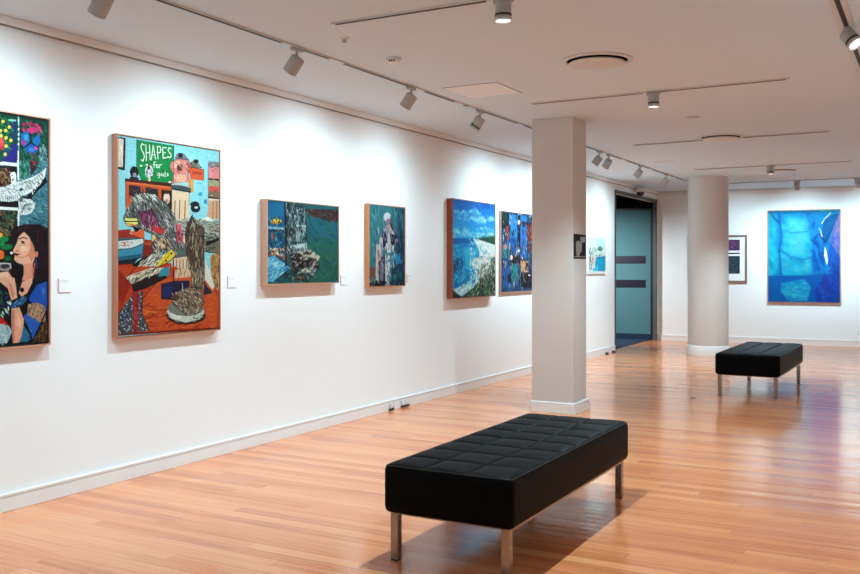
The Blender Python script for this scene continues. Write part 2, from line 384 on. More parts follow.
  ('l',[60, 66, 74],2.2,[822, 387, 845, 401]),
  ('l',[60, 66, 74],2.2,[822, 387, 831, 408]),
  ('l',[60, 66, 74],2.2,[822, 387, 817, 415]),
  ('l',[60, 66, 74],2.2,[822, 387, 803, 422]),
  ('l',[60, 66, 74],2.2,[822, 387, 789, 430]),
  ('l',[150, 156, 162],2.7,[757, 308, 881, 278, 965, 227]),
  ('l',[130, 138, 146],2.7,[657, 339, 728, 322, 793, 328]),
  ('p',[70, 74, 80],[811, 320, 809, 324, 804, 326, 796, 327, 789, 327, 784, 325, 782, 322, 784, 319, 789, 316, 796, 315, 804, 315, 809, 317]),
  ('p',[90, 94, 100],[811, 365, 809, 371, 804, 376, 796, 377, 789, 376, 784, 372, 782, 366, 784, 361, 789, 356, 796, 354, 804, 355, 809, 359]),
  ('p',[24, 24, 26],[643, 439, 755, 435, 767, 733, 643, 731]),
  ('s',70,26,50,7.3,[90, 70, 45, 20, 60, 60, 30, 100, 60, 130, 110, 70],[643, 439, 751, 435, 734, 524, 643, 541]),
  ('p',[66, 118, 134],[784, 434, 990, 427, 990, 486, 784, 491]),
  ('s',50,26,20,5.2,[40, 90, 108, 100, 150, 160, 30, 70, 90],[789, 434, 985, 427, 985, 475, 793, 481]),
  ('l',[232, 236, 236],7.3,[776, 434, 778, 478]),
  ('p',[22, 125, 62],[709, 539, 704, 547, 690, 552, 672, 554, 654, 553, 640, 548, 635, 541, 640, 534, 654, 528, 672, 526, 690, 527, 704, 532]),
  ('p',[20, 110, 60],[737, 573, 731, 579, 716, 584, 694, 586, 673, 585, 657, 580, 652, 574, 657, 567, 673, 562, 694, 560, 716, 561, 731, 566]),
  ('p',[15, 95, 50],[727, 622, 724, 627, 714, 631, 701, 632, 688, 631, 678, 627, 674, 622, 678, 617, 688, 613, 701, 612, 714, 613, 724, 617]),
  ('p',[236, 112, 45],[679, 607, 676, 616, 667, 624, 655, 626, 643, 624, 634, 617, 631, 607, 634, 597, 643, 590, 655, 587, 667, 590, 676, 597]),
  ('p',[250, 160, 60],[668, 522, 666, 527, 660, 530, 652, 532, 643, 531, 638, 528, 635, 523, 638, 518, 643, 515, 652, 513, 660, 515, 666, 518]),
  ('p',[30, 140, 75],[680, 561, 677, 564, 670, 567, 660, 568, 650, 567, 642, 565, 639, 561, 642, 558, 650, 555, 660, 554, 670, 554, 677, 557]),
  ('p',[28, 14, 20],[721, 508, 767, 482, 853, 469, 936, 470, 990, 485, 996, 744, 888, 743, 907, 615, 883, 547, 823, 506, 780, 520, 746, 547, 734, 539]),
  ('p',[18, 12, 16],[742, 640, 814, 658, 806, 733, 734, 732, 726, 653]),
  ('p',[238, 176, 148],[816, 505, 780, 528, 767, 555, 742, 584, 741, 593, 752, 600, 751, 614, 747, 627, 769, 640, 814, 649, 883, 641, 899, 610, 889, 568, 853, 526]),
  ('p',[214, 132, 104],[857, 531, 889, 568, 896, 613, 870, 637, 844, 605, 866, 574]),
  ('p',[246, 200, 172],[784, 559, 823, 561, 844, 590, 801, 590]),
  ('p',[205, 120, 95],[749, 591, 776, 582, 789, 590, 759, 597]),
  ('p',[30, 22, 30],[824, 551, 821, 554, 815, 557, 806, 558, 798, 557, 792, 555, 789, 552, 792, 548, 798, 546, 806, 545, 815, 546, 821, 548]),
  ('p',[240, 225, 215],[801, 552, 800, 554, 798, 555, 794, 555, 791, 555, 789, 554, 788, 553, 789, 551, 791, 550, 794, 550, 798, 550, 800, 551]),
  ('l',[18, 14, 18],4.7,[783, 537, 810, 529, 841, 535]),
  ('l',[190, 100, 80],3.1,[780, 564, 814, 565, 831, 558]),
  ('p',[70, 18, 24],[741, 597, 794, 602, 767, 611, 751, 607]),
  ('p',[232, 236, 236],[739, 598, 738, 601, 734, 603, 729, 604, 724, 603, 720, 601, 719, 598, 720, 595, 724, 593, 729, 592, 734, 593, 738, 595]),
  ('l',[190, 110, 90],2.6,[759, 616, 810, 617, 861, 605]),
  ('p',[228, 150, 122],[814, 647, 888, 641, 898, 679, 863, 742, 791, 741, 817, 689]),
  ('p',[196, 110, 88],[879, 642, 898, 642, 899, 679, 875, 727]),
  ('l',[80, 20, 40],4.7,[883, 642, 896, 674, 888, 695]),
  ('p',[215, 120, 100],[921, 602, 919, 609, 915, 614, 909, 616, 903, 614, 898, 609, 896, 602, 898, 595, 903, 590, 909, 588, 915, 590, 919, 595]),
  ('l',[60, 60, 140],5.2,[907, 618, 912, 663]),
  ('s',50,46.8,80,3.1,[70, 30, 45, 40, 20, 30, 10, 8, 12],[914, 483, 985, 486, 990, 733, 923, 732]),
  ('s',16,31.2,120,3.1,[90, 35, 50, 60, 25, 35],[767, 492, 853, 476, 844, 505, 759, 523]),
  ('p',[150, 145, 150],[728, 658, 722, 667, 704, 674, 680, 676, 656, 674, 639, 667, 633, 658, 639, 649, 656, 642, 680, 639, 704, 642, 722, 649]),
  ('p',[60, 50, 55],[717, 655, 713, 661, 701, 665, 684, 667, 668, 665, 656, 661, 652, 655, 656, 650, 668, 646, 684, 644, 701, 646, 713, 650]),
  ('l',[210, 215, 220],3.6,[647, 643, 721, 645, 726, 663]),
  ('p',[240, 186, 165],[643, 683, 701, 678, 734, 704, 751, 746, 643, 744]),
  ('l',[210, 140, 120],2.6,[692, 663, 726, 699]),
  ('p',[30, 85, 165],[914, 727, 958, 720, 985, 744, 914, 743]),
  ('p',[14, 18, 26],[643, 723, 996, 713, 994, 1001, 643, 989]),
  ('s',40,26.9,60,8.1,[30, 90, 60, 190, 220, 210, 40, 40, 90, 20, 30, 30],[643, 763, 723, 771, 723, 877, 643, 868]),
  ('p',[236, 172, 148],[643, 704, 749, 705, 762, 751, 769, 792, 728, 803, 704, 751, 643, 718]),
  ('p',[205, 130, 105],[707, 724, 728, 731, 749, 785, 733, 794]),
  ('p',[238, 172, 146],[804, 724, 876, 706, 876, 729, 839, 773, 799, 787, 780, 772]),
  ('p',[18, 14, 18],[820, 759, 818, 764, 812, 768, 804, 770, 796, 768, 790, 764, 787, 759, 790, 753, 796, 749, 804, 748, 812, 750, 818, 754]),
  ('p',[30, 82, 180],[913, 737, 987, 724, 987, 855, 887, 825, 848, 800]),
  ('p',[55, 110, 205],[938, 747, 973, 755, 961, 803]),
  ('p',[40, 92, 190],[804, 873, 837, 864, 947, 909, 887, 975, 809, 984]),
  ('p',[70, 130, 210],[826, 914, 876, 937, 848, 969]),
  ('p',[178, 138, 115],[846, 824, 904, 815, 975, 834, 973, 903, 932, 905, 842, 868]),
  ('s',50,14.8,60,4.7,[110, 75, 70, 215, 180, 150, 140, 100, 90, 90, 60, 60],[846, 824, 904, 815, 975, 834, 973, 903, 932, 905, 842, 868]),
  ('p',[18, 14, 18],[782, 792, 859, 800, 815, 880, 870, 950, 882, 988, 804, 934]),
  ('p',[40, 88, 140],[723, 821, 815, 785, 839, 799, 815, 820, 728, 843]),
  ('s',20,16.8,140,4,[110, 150, 190, 20, 40, 80],[723, 821, 815, 785, 839, 799, 728, 843]),
  ('p',[240, 172, 146],[728, 839, 784, 834, 817, 888, 810, 941, 784, 988, 739, 987, 728, 910]),
  ('p',[208, 130, 105],[732, 844, 749, 845, 749, 978, 739, 984, 730, 910]),
  ('p',[250, 195, 170],[771, 859, 798, 893, 793, 926, 771, 912]),
  ('p',[40, 110, 160],[813, 914, 859, 956, 848, 986, 793, 985]),
  ('p',[62, 42, 28],[929, 925, 989, 904, 989, 994, 882, 988]),
  ('s',40,40.3,110,4.7,[140, 100, 50, 20, 14, 14, 90, 60, 40],[929, 925, 989, 904, 989, 994, 882, 988]),
  ('l',[18, 14, 18],6.7,[984, 852, 882, 985]),
  ('p',[190, 30, 32],[643, 871, 675, 881, 737, 934, 717, 940, 643, 902]),
  ('p',[158, 195, 208],[643, 900, 709, 911, 734, 937, 698, 985, 643, 984]),
  ('s',16,33.6,60,4.7,[120, 160, 175, 205, 225, 230],[643, 904, 707, 913, 696, 982, 643, 979]),
 ],
 'P2': [
  ('p',[140, 205, 220],[-32, -9, 1019, -24, 1019, 1103, -32, 1043]),
  ('s',60,47.9,20,9.6,[120, 190, 210, 160, 218, 228],[3, 28, 995, 9, 995, 311, 3, 353]),
  ('p',[40, 24, 26],[-11, 9, 65, 7, 58, 171, -11, 168]),
  ('p',[226, 206, 192],[-11, 14, 46, 14, 39, 156, -11, 155]),
  ('s',14,41.1,85,5.5,[200, 160, 150, 240, 225, 215],[-4, 22, 39, 21, 36, 148, -4, 150]),
  ('p',[16, 125, 64],[163, 7, 520, 7, 513, 211, 212, 216, 163, 152]),
  ('s',30,41.1,20,9.6,[10, 105, 52, 30, 140, 78],[172, 13, 510, 15, 507, 204, 222, 211]),
  ('l',[238, 242, 230],5.5,[232, 28, 212, 24, 202, 39, 212, 58, 227, 71, 235, 88, 222, 112, 205, 107]),
  ('l',[238, 242, 230],5.5,[248, 26, 253, 107]),
  ('l',[238, 242, 230],5.5,[283, 24, 288, 101]),
  ('l',[238, 242, 230],4.8,[250, 68, 286, 62]),
  ('l',[238, 242, 230],5.5,[299, 100, 317, 24, 340, 93]),
  ('l',[238, 242, 230],4.1,[306, 73, 332, 69]),
  ('l',[238, 242, 230],5.5,[356, 25, 363, 90]),
  ('l',[238, 242, 230],5.5,[356, 26, 382, 24, 392, 37, 384, 54, 358, 59]),
  ('l',[238, 242, 230],5.5,[408, 26, 413, 83]),
  ('l',[238, 242, 230],4.8,[408, 26, 445, 26]),
  ('l',[238, 242, 230],4.1,[411, 54, 437, 52]),
  ('l',[238, 242, 230],4.8,[413, 82, 453, 76]),
  ('l',[238, 242, 230],5.5,[491, 26, 472, 23, 461, 36, 472, 47, 488, 54, 491, 67, 478, 75, 459, 71]),
  ('l',[238, 242, 230],4.1,[340, 107, 324, 110, 327, 139]),
  ('l',[238, 242, 230],3.4,[317, 124, 340, 121]),
  ('l',[238, 242, 230],4.1,[353, 119, 345, 130, 356, 137, 369, 131, 363, 120, 353, 119]),
  ('l',[238, 242, 230],4.1,[379, 137, 379, 120, 400, 117]),
  ('l',[238, 242, 230],3.4,[376, 163, 361, 164, 358, 174, 374, 176, 379, 164, 376, 186, 361, 188]),
  ('l',[238, 242, 230],3.4,[395, 163, 387, 171, 397, 177, 408, 170, 395, 163]),
  ('l',[238, 242, 230],3.4,[432, 152, 432, 177, 416, 175, 419, 164, 432, 164]),
  ('l',[238, 242, 230],3.4,[464, 159, 451, 161, 464, 169, 448, 174]),
  ('p',[238, 242, 230],[216, 136, 214, 138, 210, 140, 204, 141, 197, 141, 193, 140, 191, 138, 193, 136, 197, 134, 204, 133, 210, 133, 214, 134]),
  ('p',[238, 242, 230],[273, 127, 271, 129, 267, 131, 260, 132, 254, 132, 249, 131, 248, 129, 249, 127, 254, 125, 260, 124, 267, 124, 271, 125]),
  ('p',[238, 242, 230],[492, 203, 491, 205, 486, 207, 479, 208, 472, 208, 467, 207, 465, 205, 467, 203, 472, 201, 479, 200, 486, 200, 491, 201]),
  ('p',[70, 26, 16],[58, 209, 502, 210, 502, 230, 58, 227]),
  ('p',[192, 76, 36],[63, 225, 502, 229, 502, 346, 63, 364]),
  ('p',[225, 110, 55],[63, 225, 502, 229, 502, 236, 63, 233]),
  ('p',[34, 30, 36],[93, 241, 200, 242, 200, 296, 93, 295]),
  ('p',[34, 32, 38],[245, 245, 366, 246, 366, 352, 245, 357]),
  ('p',[30, 22, 24],[395, 247, 499, 249, 499, 347, 395, 351]),
  ('s',26,20.5,80,5.5,[80, 70, 80, 120, 60, 40, 50, 60, 90],[93, 241, 366, 249, 366, 324, 93, 308]),
  ('p',[226, 192, 182],[479, 289, 475, 306, 463, 318, 447, 323, 431, 319, 419, 308, 415, 293, 419, 277, 431, 264, 447, 259, 463, 263, 475, 274]),
  ('p',[180, 120, 110],[467, 305, 465, 310, 459, 314, 451, 315, 443, 314, 437, 311, 435, 306, 437, 301, 443, 297, 451, 295, 459, 296, 465, 300]),
  ('p',[60, 30, 30],[479, 259, 475, 264, 463, 267, 447, 269, 431, 269, 419, 267, 415, 262, 419, 258, 431, 254, 447, 252, 463, 252, 475, 255]),
  ('p',[24, 20, 30],[182, 170, 177, 186, 162, 198, 142, 204, 121, 201, 107, 191, 101, 176, 107, 160, 121, 148, 142, 143, 162, 145, 177, 155]),
  ('p',[150, 140, 152],[163, 188, 160, 195, 154, 201, 145, 203, 137, 202, 130, 197, 128, 191, 130, 184, 137, 178, 145, 176, 154, 177, 160, 182]),
  ('p',[30, 24, 34],[105, 198, 185, 199, 179, 210, 99, 210]),
  ('p',[205, 205, 208],[318, 159, 313, 176, 299, 190, 279, 196, 260, 192, 246, 181, 241, 164, 246, 147, 260, 134, 279, 128, 299, 131, 313, 142]),
  ('p',[18, 14, 18],[260, 152, 273, 116, 292, 147]),
  ('s',16,13.7,40,4.8,[18, 14, 18, 120, 120, 130],[248, 146, 311, 149, 305, 188, 254, 188]),
  ('p',[230, 190, 170],[293, 203, 292, 207, 287, 210, 281, 211, 274, 210, 270, 208, 268, 205, 270, 201, 274, 198, 281, 197, 287, 197, 292, 200]),
  ('p',[206, 122, 116],[490, 97, 562, 71, 663, 73, 708, 106, 666, 147, 680, 192, 496, 210, 513, 160, 480, 126]),
  ('p',[228, 165, 150],[524, 90, 586, 82, 565, 124, 517, 127]),
  ('p',[225, 160, 140],[524, 163, 649, 152, 641, 193, 524, 200]),
  ('p',[170, 80, 85],[649, 81, 708, 106, 666, 147, 641, 119]),
  ('p',[95, 36, 42],[609, 118, 605, 128, 594, 136, 579, 139, 563, 138, 552, 132, 548, 122, 552, 112, 563, 105, 579, 101, 594, 102, 605, 109]),
  ('s',26,17.8,40,5.5,[190, 190, 120, 160, 70, 80, 240, 190, 180],[510, 99, 677, 86, 663, 188, 510, 201]),
  ('p',[120, 112, 122],[548, 46, 623, 43, 680, 74, 524, 77]),
  ('p',[25, 20, 28],[562, 42, 609, 41, 606, 66, 565, 67]),
  ('p',[215, 88, 52],[663, 110, 831, 113, 831, 175, 688, 176]),
  ('p',[170, 60, 40],[705, 129, 807, 130, 807, 145, 705, 148]),
  ('p',[92, 92, 82],[680, 88, 741, 61, 814, 107, 720, 113]),
  ('p',[18, 14, 18],[775, 72, 771, 77, 762, 82, 749, 84, 736, 84, 726, 81, 723, 76, 726, 70, 736, 65, 749, 63, 762, 63, 771, 67]),
  ('s',14,16.4,30,4.1,[18, 14, 18, 150, 150, 140],[680, 88, 741, 61, 814, 107, 720, 113]),
  ('p',[214, 150, 70],[663, 180, 723, 173, 720, 249, 668, 247]),
  ('p',[62, 76, 82],[494, 210, 694, 213, 694, 251, 494, 242]),
  ('l',[190, 190, 180],5.5,[499, 214, 593, 212, 691, 220]),
  ('l',[18, 14, 18],5.5,[496, 238, 691, 246]),
  ('p',[132, 122, 128],[884, 63, 1000, 61, 1000, 93, 878, 94]),
  ('p',[222, 132, 137],[884, 94, 1000, 92, 1000, 159, 878, 159]),
  ('p',[40, 30, 32],[884, 157, 1000, 156, 1000, 168, 878, 168]),
  ('p',[152, 150, 112],[884, 167, 1000, 166, 1000, 204, 878, 203]),
  ('p',[212, 80, 76],[884, 201, 1000, 200, 1000, 232, 878, 230]),
  ('p',[130, 100, 82],[884, 228, 1000, 228, 1000, 266, 878, 264]),
  ('p',[50, 30, 30],[884, 261, 1000, 261, 1000, 272, 878, 270]),
  ('p',[230, 205, 186],[884, 270, 1000, 270, 1000, 334, 878, 331]),
  ('s',14,27.4,5,4.1,[200, 200, 195, 90, 60, 60],[889, 71, 995, 71, 995, 249, 889, 254]),
  ('p',[226, 196, 166],[499, 246, 680, 248, 671, 637, 499, 637]),
  ('p',[60, 150, 180],[816, 250, 813, 257, 804, 261, 792, 264, 781, 263, 772, 259, 769, 253, 772, 247, 781, 242, 792, 239, 804, 240, 813, 244]),
  ('p',[60, 140, 175],[869, 290, 866, 297, 859, 302, 848, 304, 838, 303, 830, 298, 828, 291, 830, 284, 838, 279, 848, 277, 859, 278, 866, 283]),
  ('p',[22, 20, 30],[784, 309, 777, 317, 759, 324, 734, 327, 710, 326, 692, 321, 685, 313, 692, 304, 710, 298, 734, 294, 759, 295, 777, 301]),
  ('p',[120, 120, 118],[109, 363, 117, 302, 207, 273, 340, 275, 456, 348]),
  ('s',120,41.1,35,4.8,[18, 14, 18, 235, 235, 230, 90, 90, 90, 200, 200, 196],[111, 356, 123, 303, 207, 275, 337, 276, 443, 342]),
  ('l',[90, 50, 36],6.2,[530, 300, 525, 395]),
  ('l',[90, 50, 36],6.2,[579, 297, 573, 393]),
  ('l',[90, 50, 36],6.2,[634, 295, 629, 391]),
  ('l',[90, 50, 36],6.2,[896, 283, 890, 382]),
  ('l',[90, 50, 36],6.2,[957, 280, 951, 380]),
  ('p',[205, 155, 125],[889, 283, 1000, 278, 1000, 386, 863, 379]),
  ('l',[120, 80, 60],5.5,[934, 281, 927, 381]),
  ('l',[120, 80, 60],5.5,[975, 279, 972, 379]),
  ('p',[190, 82, 42],[70, 321, 150, 318, 123, 367, 75, 376]),
  ('p',[126, 34, 26],[212, 510, 318, 515, 318, 593, 212, 629]),
  ('p',[176, 70, 40],[229, 524, 318, 522, 318, 540, 229, 541]),
  ('p',[188, 48, 26],[-32, 633, 496, 632, 496, 752, -32, 744]),
  ('p',[205, 80, 40],[496, 679, 691, 687, 691, 754, 496, 752]),
  ('p',[92, 94, 92],[75, 364, 135, 318, 429, 305, 530, 380, 554, 482, 641, 539, 666, 594, 496, 610, 472, 563, 311, 588, 301, 480, 197, 458, 75, 446, 41, 411]),
  ('s',420,38.4,48,4.1,[18, 14, 18, 225, 228, 225, 60, 62, 64, 170, 172, 168, 130, 120, 130, 18, 14, 18],[75, 364, 135, 318, 429, 305, 530, 380, 551, 482, 634, 539, 496, 606, 311, 588, 301, 480, 197, 458, 45, 415]),
  ('p',[112, 50, 82],[172, 379, 305, 353, 353, 397, 392, 458, 311, 467, 212, 435]),
  ('s',60,24.7,60,5.5,[60, 25, 45, 150, 80, 110, 200, 140, 150, 18, 14, 18],[172, 379, 305, 353, 392, 458, 311, 467]),
  ('p',[236, 220, 120],[58, 409, 166, 408, 175, 433, 75, 453]),
  ('l',[18, 14, 18],5.5,[51, 425, 172, 422]),
  ('l',[210, 90, 60],5.5,[75, 436, 160, 442]),
  ('p',[190, 50, 52],[309, 439, 419, 449, 432, 479, 324, 474]),
  ('p',[226, 92, 50],[96, 475, 230, 461, 237, 524, 182, 512]),
  ('p',[18, 14, 18],[129, 453, 210, 454, 154, 480]),
  ('p',[235, 210, 80],[339, 504, 336, 513, 328, 519, 318, 522, 308, 520, 300, 513, 297, 505, 300, 497, 308, 490, 318, 488, 328, 490, 336, 496]),
  ('p',[220, 190, 150],[443, 527, 437, 540, 423, 550, 403, 554, 383, 551, 369, 541, 363, 529, 369, 516, 383, 506, 403, 502, 423, 505, 437, 514]),
  ('s',50,23.3,60,5.5,[18, 14, 18, 220, 200, 170, 140, 60, 60],[305, 480, 469, 491, 496, 556, 318, 586]),
  ('p',[152, 40, 30],[-6, 471, 113, 461, 101, 484, 191, 502, -6, 515]),
  ('p',[70, 95, 110],[-6, 509, 197, 502, 197, 518, -6, 525]),
  ('p',[206, 216, 216],[-6, 523, 225, 506, 225, 532, 113, 558, -6, 565]),
  ('s',14,17.8,5,5.5,[200, 60, 50, 150, 160, 165],[15, 531, 172, 525, 111, 550, 15, 555]),
  ('p',[60, 136, 166],[-6, 566, 113, 560, 230, 532, 217, 602, 75, 627, -6, 631]),
  ('p',[30, 90, 120],[-6, 603, 216, 584, 197, 608, 75, 627, -6, 631]),
  ('p',[34, 38, 44],[-6, 623, 187, 605, 138, 638, -6, 643]),
  ('p',[18, 14, 18],[212, 608, 318, 583, 135, 664, 123, 643]),
  ('p',[192, 192, 182],[299, 585, 472, 591, 392, 643, 142, 723, 60, 713, 142, 662]),
  ('s',90,61.6,-33,5.5,[18, 14, 18, 240, 240, 232, 120, 120, 115, 170, 140, 100],[299, 585, 472, 591, 392, 643, 142, 723, 60, 713, 142, 662]),
  ('p',[226, 196, 52],[443, 579, 496, 556, 540, 586, 483, 622, 348, 658, 366, 630]),
  ('p',[18, 14, 18],[505, 581, 503, 584, 499, 586, 494, 587, 488, 586, 484, 584, 483, 581, 484, 578, 488, 576, 494, 575, 499, 576, 503, 578]),
  ('p',[18, 14, 18],[453, 621, 452, 624, 448, 625, 443, 626, 437, 625, 433, 624, 432, 621, 433, 619, 437, 617, 443, 616, 448, 617, 452, 619]),
  ('l',[120, 80, 30],4.1,[350, 658, 483, 621]),
  ('p',[150, 155, 146],[524, 404, 663, 390, 840, 386, 1000, 396, 1000, 491, 840, 484, 637, 481, 526, 469]),
  ('p',[112, 106, 92],[834, 492, 1000, 496, 1000, 576, 848, 568]),
  ('s',140,47.9,8,5.5,[40, 38, 36, 200, 202, 190, 90, 95, 85, 120, 90, 70],[524, 404, 840, 386, 1000, 396, 1000, 576, 848, 568, 637, 487]),
  ('p',[18, 14, 18],[848, 513, 1000, 487, 1000, 503, 859, 536]),
  ('p',[225, 225, 215],[807, 385, 881, 373, 942, 396, 866, 398]),
  ('p',[202, 92, 112],[535, 425, 586, 422, 620, 496, 606, 521, 548, 522]),
  ('s',16,20.5,80,5.5,[140, 40, 60, 18, 14, 18],[535, 425, 620, 496, 548, 522]),
  ('p',[222, 192, 166],[524, 613, 666, 605, 666, 698, 524, 697]),
  ('l',[110, 70, 50],5.5,[544, 615, 544, 697]),
  ('l',[110, 70, 50],5.5,[579, 615, 579, 698]),
  ('l',[110, 70, 50],5.5,[613, 615, 613, 698]),
  ('l',[110, 70, 50],5.5,[649, 614, 649, 698]),
  ('l',[18, 14, 18],8.2,[513, 614, 513, 737]),
  ('p',[52, 142, 162],[387, 668, 499, 648, 475, 737, 370, 736]),
  ('p',[226, 216, 206],[844, 604, 919, 711, 919, 757, 844, 756]),
  ('p',[172, 122, 72],[899, 593, 1000, 566, 1000, 759, 919, 757]),
  ('s',40,27.4,70,5.5,[90, 60, 40, 210, 170, 120],[911, 592, 1000, 568, 1000, 743, 923, 742]),
  ('p',[76, 56, 46],[646, 435, 705, 372, 749, 417, 834, 436, 842, 772, 691, 769, 649, 591, 632, 487]),
  ('s',190,54.8,88,4.8,[156, 134, 112, 38, 24, 20, 110, 90, 75, 60, 44, 36, 190, 175, 150],[649, 439, 705, 377, 749, 421, 829, 441, 837, 771, 694, 769, 651, 591]),
  ('p',[24, 22, 40],[794, 329, 787, 341, 768, 351, 741, 355, 715, 353, 697, 345, 690, 333, 697, 321, 715, 311, 741, 307, 768, 309, 787, 317]),
  ('p',[200, 205, 210],[769, 326, 766, 329, 759, 332, 749, 333, 739, 333, 731, 331, 728, 328, 731, 325, 739, 322, 749, 321, 759, 321, 766, 323]),
  ('s',10,20.5,40,5.5,[60, 120, 80],[551, 555, 634, 576, 579, 591]),
  ('p',[186, 62, 30],[-26, 650, 536, 650, 688, 715, 1010, 717, 1010, 1003, -26, 994]),
  ('p',[204, 82, 38],[217, 817, 362, 721, 536, 705, 703, 703, 951, 775, 986, 860, 968, 989, 292, 983, 210, 892]),
  ('s',130,66.9,-6,5.9,[216, 104, 56, 190, 72, 34, 176, 60, 30, 224, 120, 70],[217, 817, 362, 721, 951, 775, 986, 860, 968, 989, 292, 983]),
  ('s',30,81.8,-10,6.7,[150, 44, 24, 175, 55, 28],[223, 839, 434, 868, 672, 956, 960, 959, 960, 993, 292, 981]),
  ('p',[150, 36, 20],[-11, 657, 119, 732, 15, 871, -11, 877]),
  ('p',[172, 50, 26],[-11, 811, 25, 819, 64, 887, -11, 907]),
  ('p',[34, 24, 26],[113, 734, 434, 650, 448, 712, 240, 765, 132, 779]),
  ('p',[216, 206, 186],[61, 703, 292, 658, 480, 658, 119, 738]),
  ('s',40,44.6,-30,5.2,[18, 14, 18, 240, 235, 220, 150, 130, 90],[64, 706, 292, 661, 463, 666, 119, 736]),
  ('p',[52, 142, 162],[391, 665, 477, 650, 470, 697, 362, 704]),
  ('p',[36, 30, 60],[396, 739, 536, 725, 681, 727, 681, 831, 396, 819]),
  ('p',[30, 45, 100],[412, 759, 499, 752, 499, 807, 412, 809]),
  ('p',[40, 40, 56],[821, 732, 930, 798, 829, 810]),
  ('l',[18, 14, 18],7.4,[514, 666, 514, 733]),
  ('p',[222, 190, 156],[530, 666, 691, 666, 691, 706, 530, 713]),
  ('s',10,37.2,88,5.9,[140, 90, 60],[536, 666, 688, 666, 688, 706, 536, 709]),
  ('p',[226, 216, 206],[832, 666, 894, 667, 951, 759, 927, 783, 842, 724]),
  ('p',[172, 122, 72],[902, 667, 1001, 667, 1001, 784, 956, 775]),
  ('s',30,26.8,75,5.9,[90, 60, 40, 210, 170, 120],[902, 667, 1001, 667, 1001, 784, 956, 775]),
  ('p',[70, 74, 84],[64, 837, 132, 788, 217, 775, 207, 881, 281, 980, -11, 989, 6, 885]),
  ('s',190,9.7,45,5.2,[235, 235, 235, 20, 20, 26, 180, 185, 190, 120, 130, 140],[64, 837, 132, 792, 210, 779, 203, 880, 271, 978, -1, 985, 12, 885]),
  ('p',[40, 70, 90],[6, 892, 103, 851, 110, 881, 38, 930]),
  ('s',30,10.4,45,5.2,[20, 40, 55, 160, 180, 190],[6, 892, 103, 851, 110, 881, 38, 930]),
  ('p',[152, 40, 46],[123, 777, 186, 774, 175, 985, 132, 985]),
  ('s',26,14.9,80,5.9,[90, 20, 30, 220, 90, 90],[127, 777, 183, 778, 172, 981, 136, 979]),
  ('p',[40, 26, 22],[855, 922, 826, 947, 747, 962, 642, 964, 539, 954, 466, 933, 440, 908, 466, 884, 539, 869, 642, 865, 747, 875, 826, 896]),
  ('p',[206, 212, 202],[842, 905, 814, 933, 739, 951, 639, 955, 541, 943, 471, 920, 445, 892, 471, 866, 541, 847, 639, 842, 739, 853, 814, 876]),
  ('p',[225, 228, 220],[611, 906, 603, 921, 581, 932, 551, 935, 521, 930, 500, 918, 492, 902, 500, 886, 521, 875, 551, 872, 581, 877, 603, 889]),
  ('p',[120, 126, 118],[832, 882, 806, 903, 734, 917, 639, 919, 545, 910, 478, 892, 454, 871, 478, 850, 545, 836, 639, 833, 734, 841, 806, 859]),
  ('s',10,14.9,5,5.2,[18, 14, 18, 90, 90, 85],[688, 916, 813, 912, 797, 937, 703, 941]),
  ('p',[86, 76, 66],[691, 658, 832, 658, 836, 782, 700, 767]),
  ('s',60,44.6,88,5.2,[156, 134, 112, 38, 24, 20, 190, 175, 150],[695, 666, 829, 666, 829, 777, 703, 765]),
  ('p',[122, 102, 86],[492, 801, 581, 781, 675, 761, 797, 771, 836, 849, 769, 904, 642, 908, 510, 849]),
  ('s',160,26.8,40,5.2,[18, 14, 18, 190, 180, 165, 70, 55, 45, 150, 130, 110, 215, 210, 200],[492, 801, 675, 761, 797, 771, 836, 849, 769, 904, 642, 908, 510, 849]),
  ('p',[90, 60, 45],[575, 817, 569, 826, 554, 833, 533, 835, 513, 832, 497, 825, 492, 815, 497, 806, 513, 799, 533, 797, 554, 800, 569, 807]),
  ('l',[200, 195, 185],5.2,[604, 742, 611, 786]),
  ('l',[90, 20, 16],5.9,[6, 989, 1001, 996]),
  ('l',[18, 14, 18],2.7,[163, 7, 163, 152, 212, 216]),
  ('l',[18, 14, 18],2.7,[520, 7, 513, 211]),
  ('l',[18, 14, 18],2.7,[490, 97, 562, 71, 663, 73, 708, 106, 666, 147, 680, 192]),
  ('l',[18, 14, 18],2.7,[480, 126, 513, 160, 496, 210]),
  ('l',[18, 14, 18],2.7,[63, 225, 63, 347]),
  ('l',[18, 14, 18],2.7,[220, 243, 220, 340]),
  ('l',[18, 14, 18],2.7,[663, 110, 831, 113, 831, 175]),
  ('l',[18, 14, 18],2.7,[878, 71, 878, 311]),
  ('l',[18, 14, 18],2.7,[496, 246, 496, 328]),
  ('l',[18, 14, 18],2.7,[677, 247, 671, 320]),
  ('l',[18, 14, 18],2.7,[117, 302, 207, 273, 340, 275, 456, 330]),
  ('l',[18, 14, 18],3.4,[75, 364, 45, 411, 75, 446, 197, 458]),
  ('l',[18, 14, 18],3.4,[429, 305, 530, 380, 554, 482, 641, 539]),
  ('l',[18, 14, 18],3.4,[-6, 523, 225, 506, 230, 532, 111, 560, -6, 565]),
  ('l',[18, 14, 18],3.4,[-6, 630, 75, 627, 217, 602, 230, 532]),
  ('l',[18, 14, 18],3.4,[646, 591, 632, 487, 646, 435, 705, 372, 749, 417, 834, 436, 837, 721]),
  ('l',[18, 14, 18],3.4,[299, 585, 142, 662, 60, 713]),
  ('l',[18, 14, 18],3.4,[472, 591, 392, 643, 142, 723]),
  ('l',[18, 14, 18],3.4,[443, 579, 496, 556, 540, 586, 483, 622, 348, 658]),
  ('l',[18, 14, 18],3.4,[526, 469, 637, 481, 840, 484, 1000, 491]),
  ('l',[18, 14, 18],3.4,[848, 568, 1000, 576]),
  ('l',[18, 14, 18],3.4,[311, 588, 301, 480, 197, 458]),
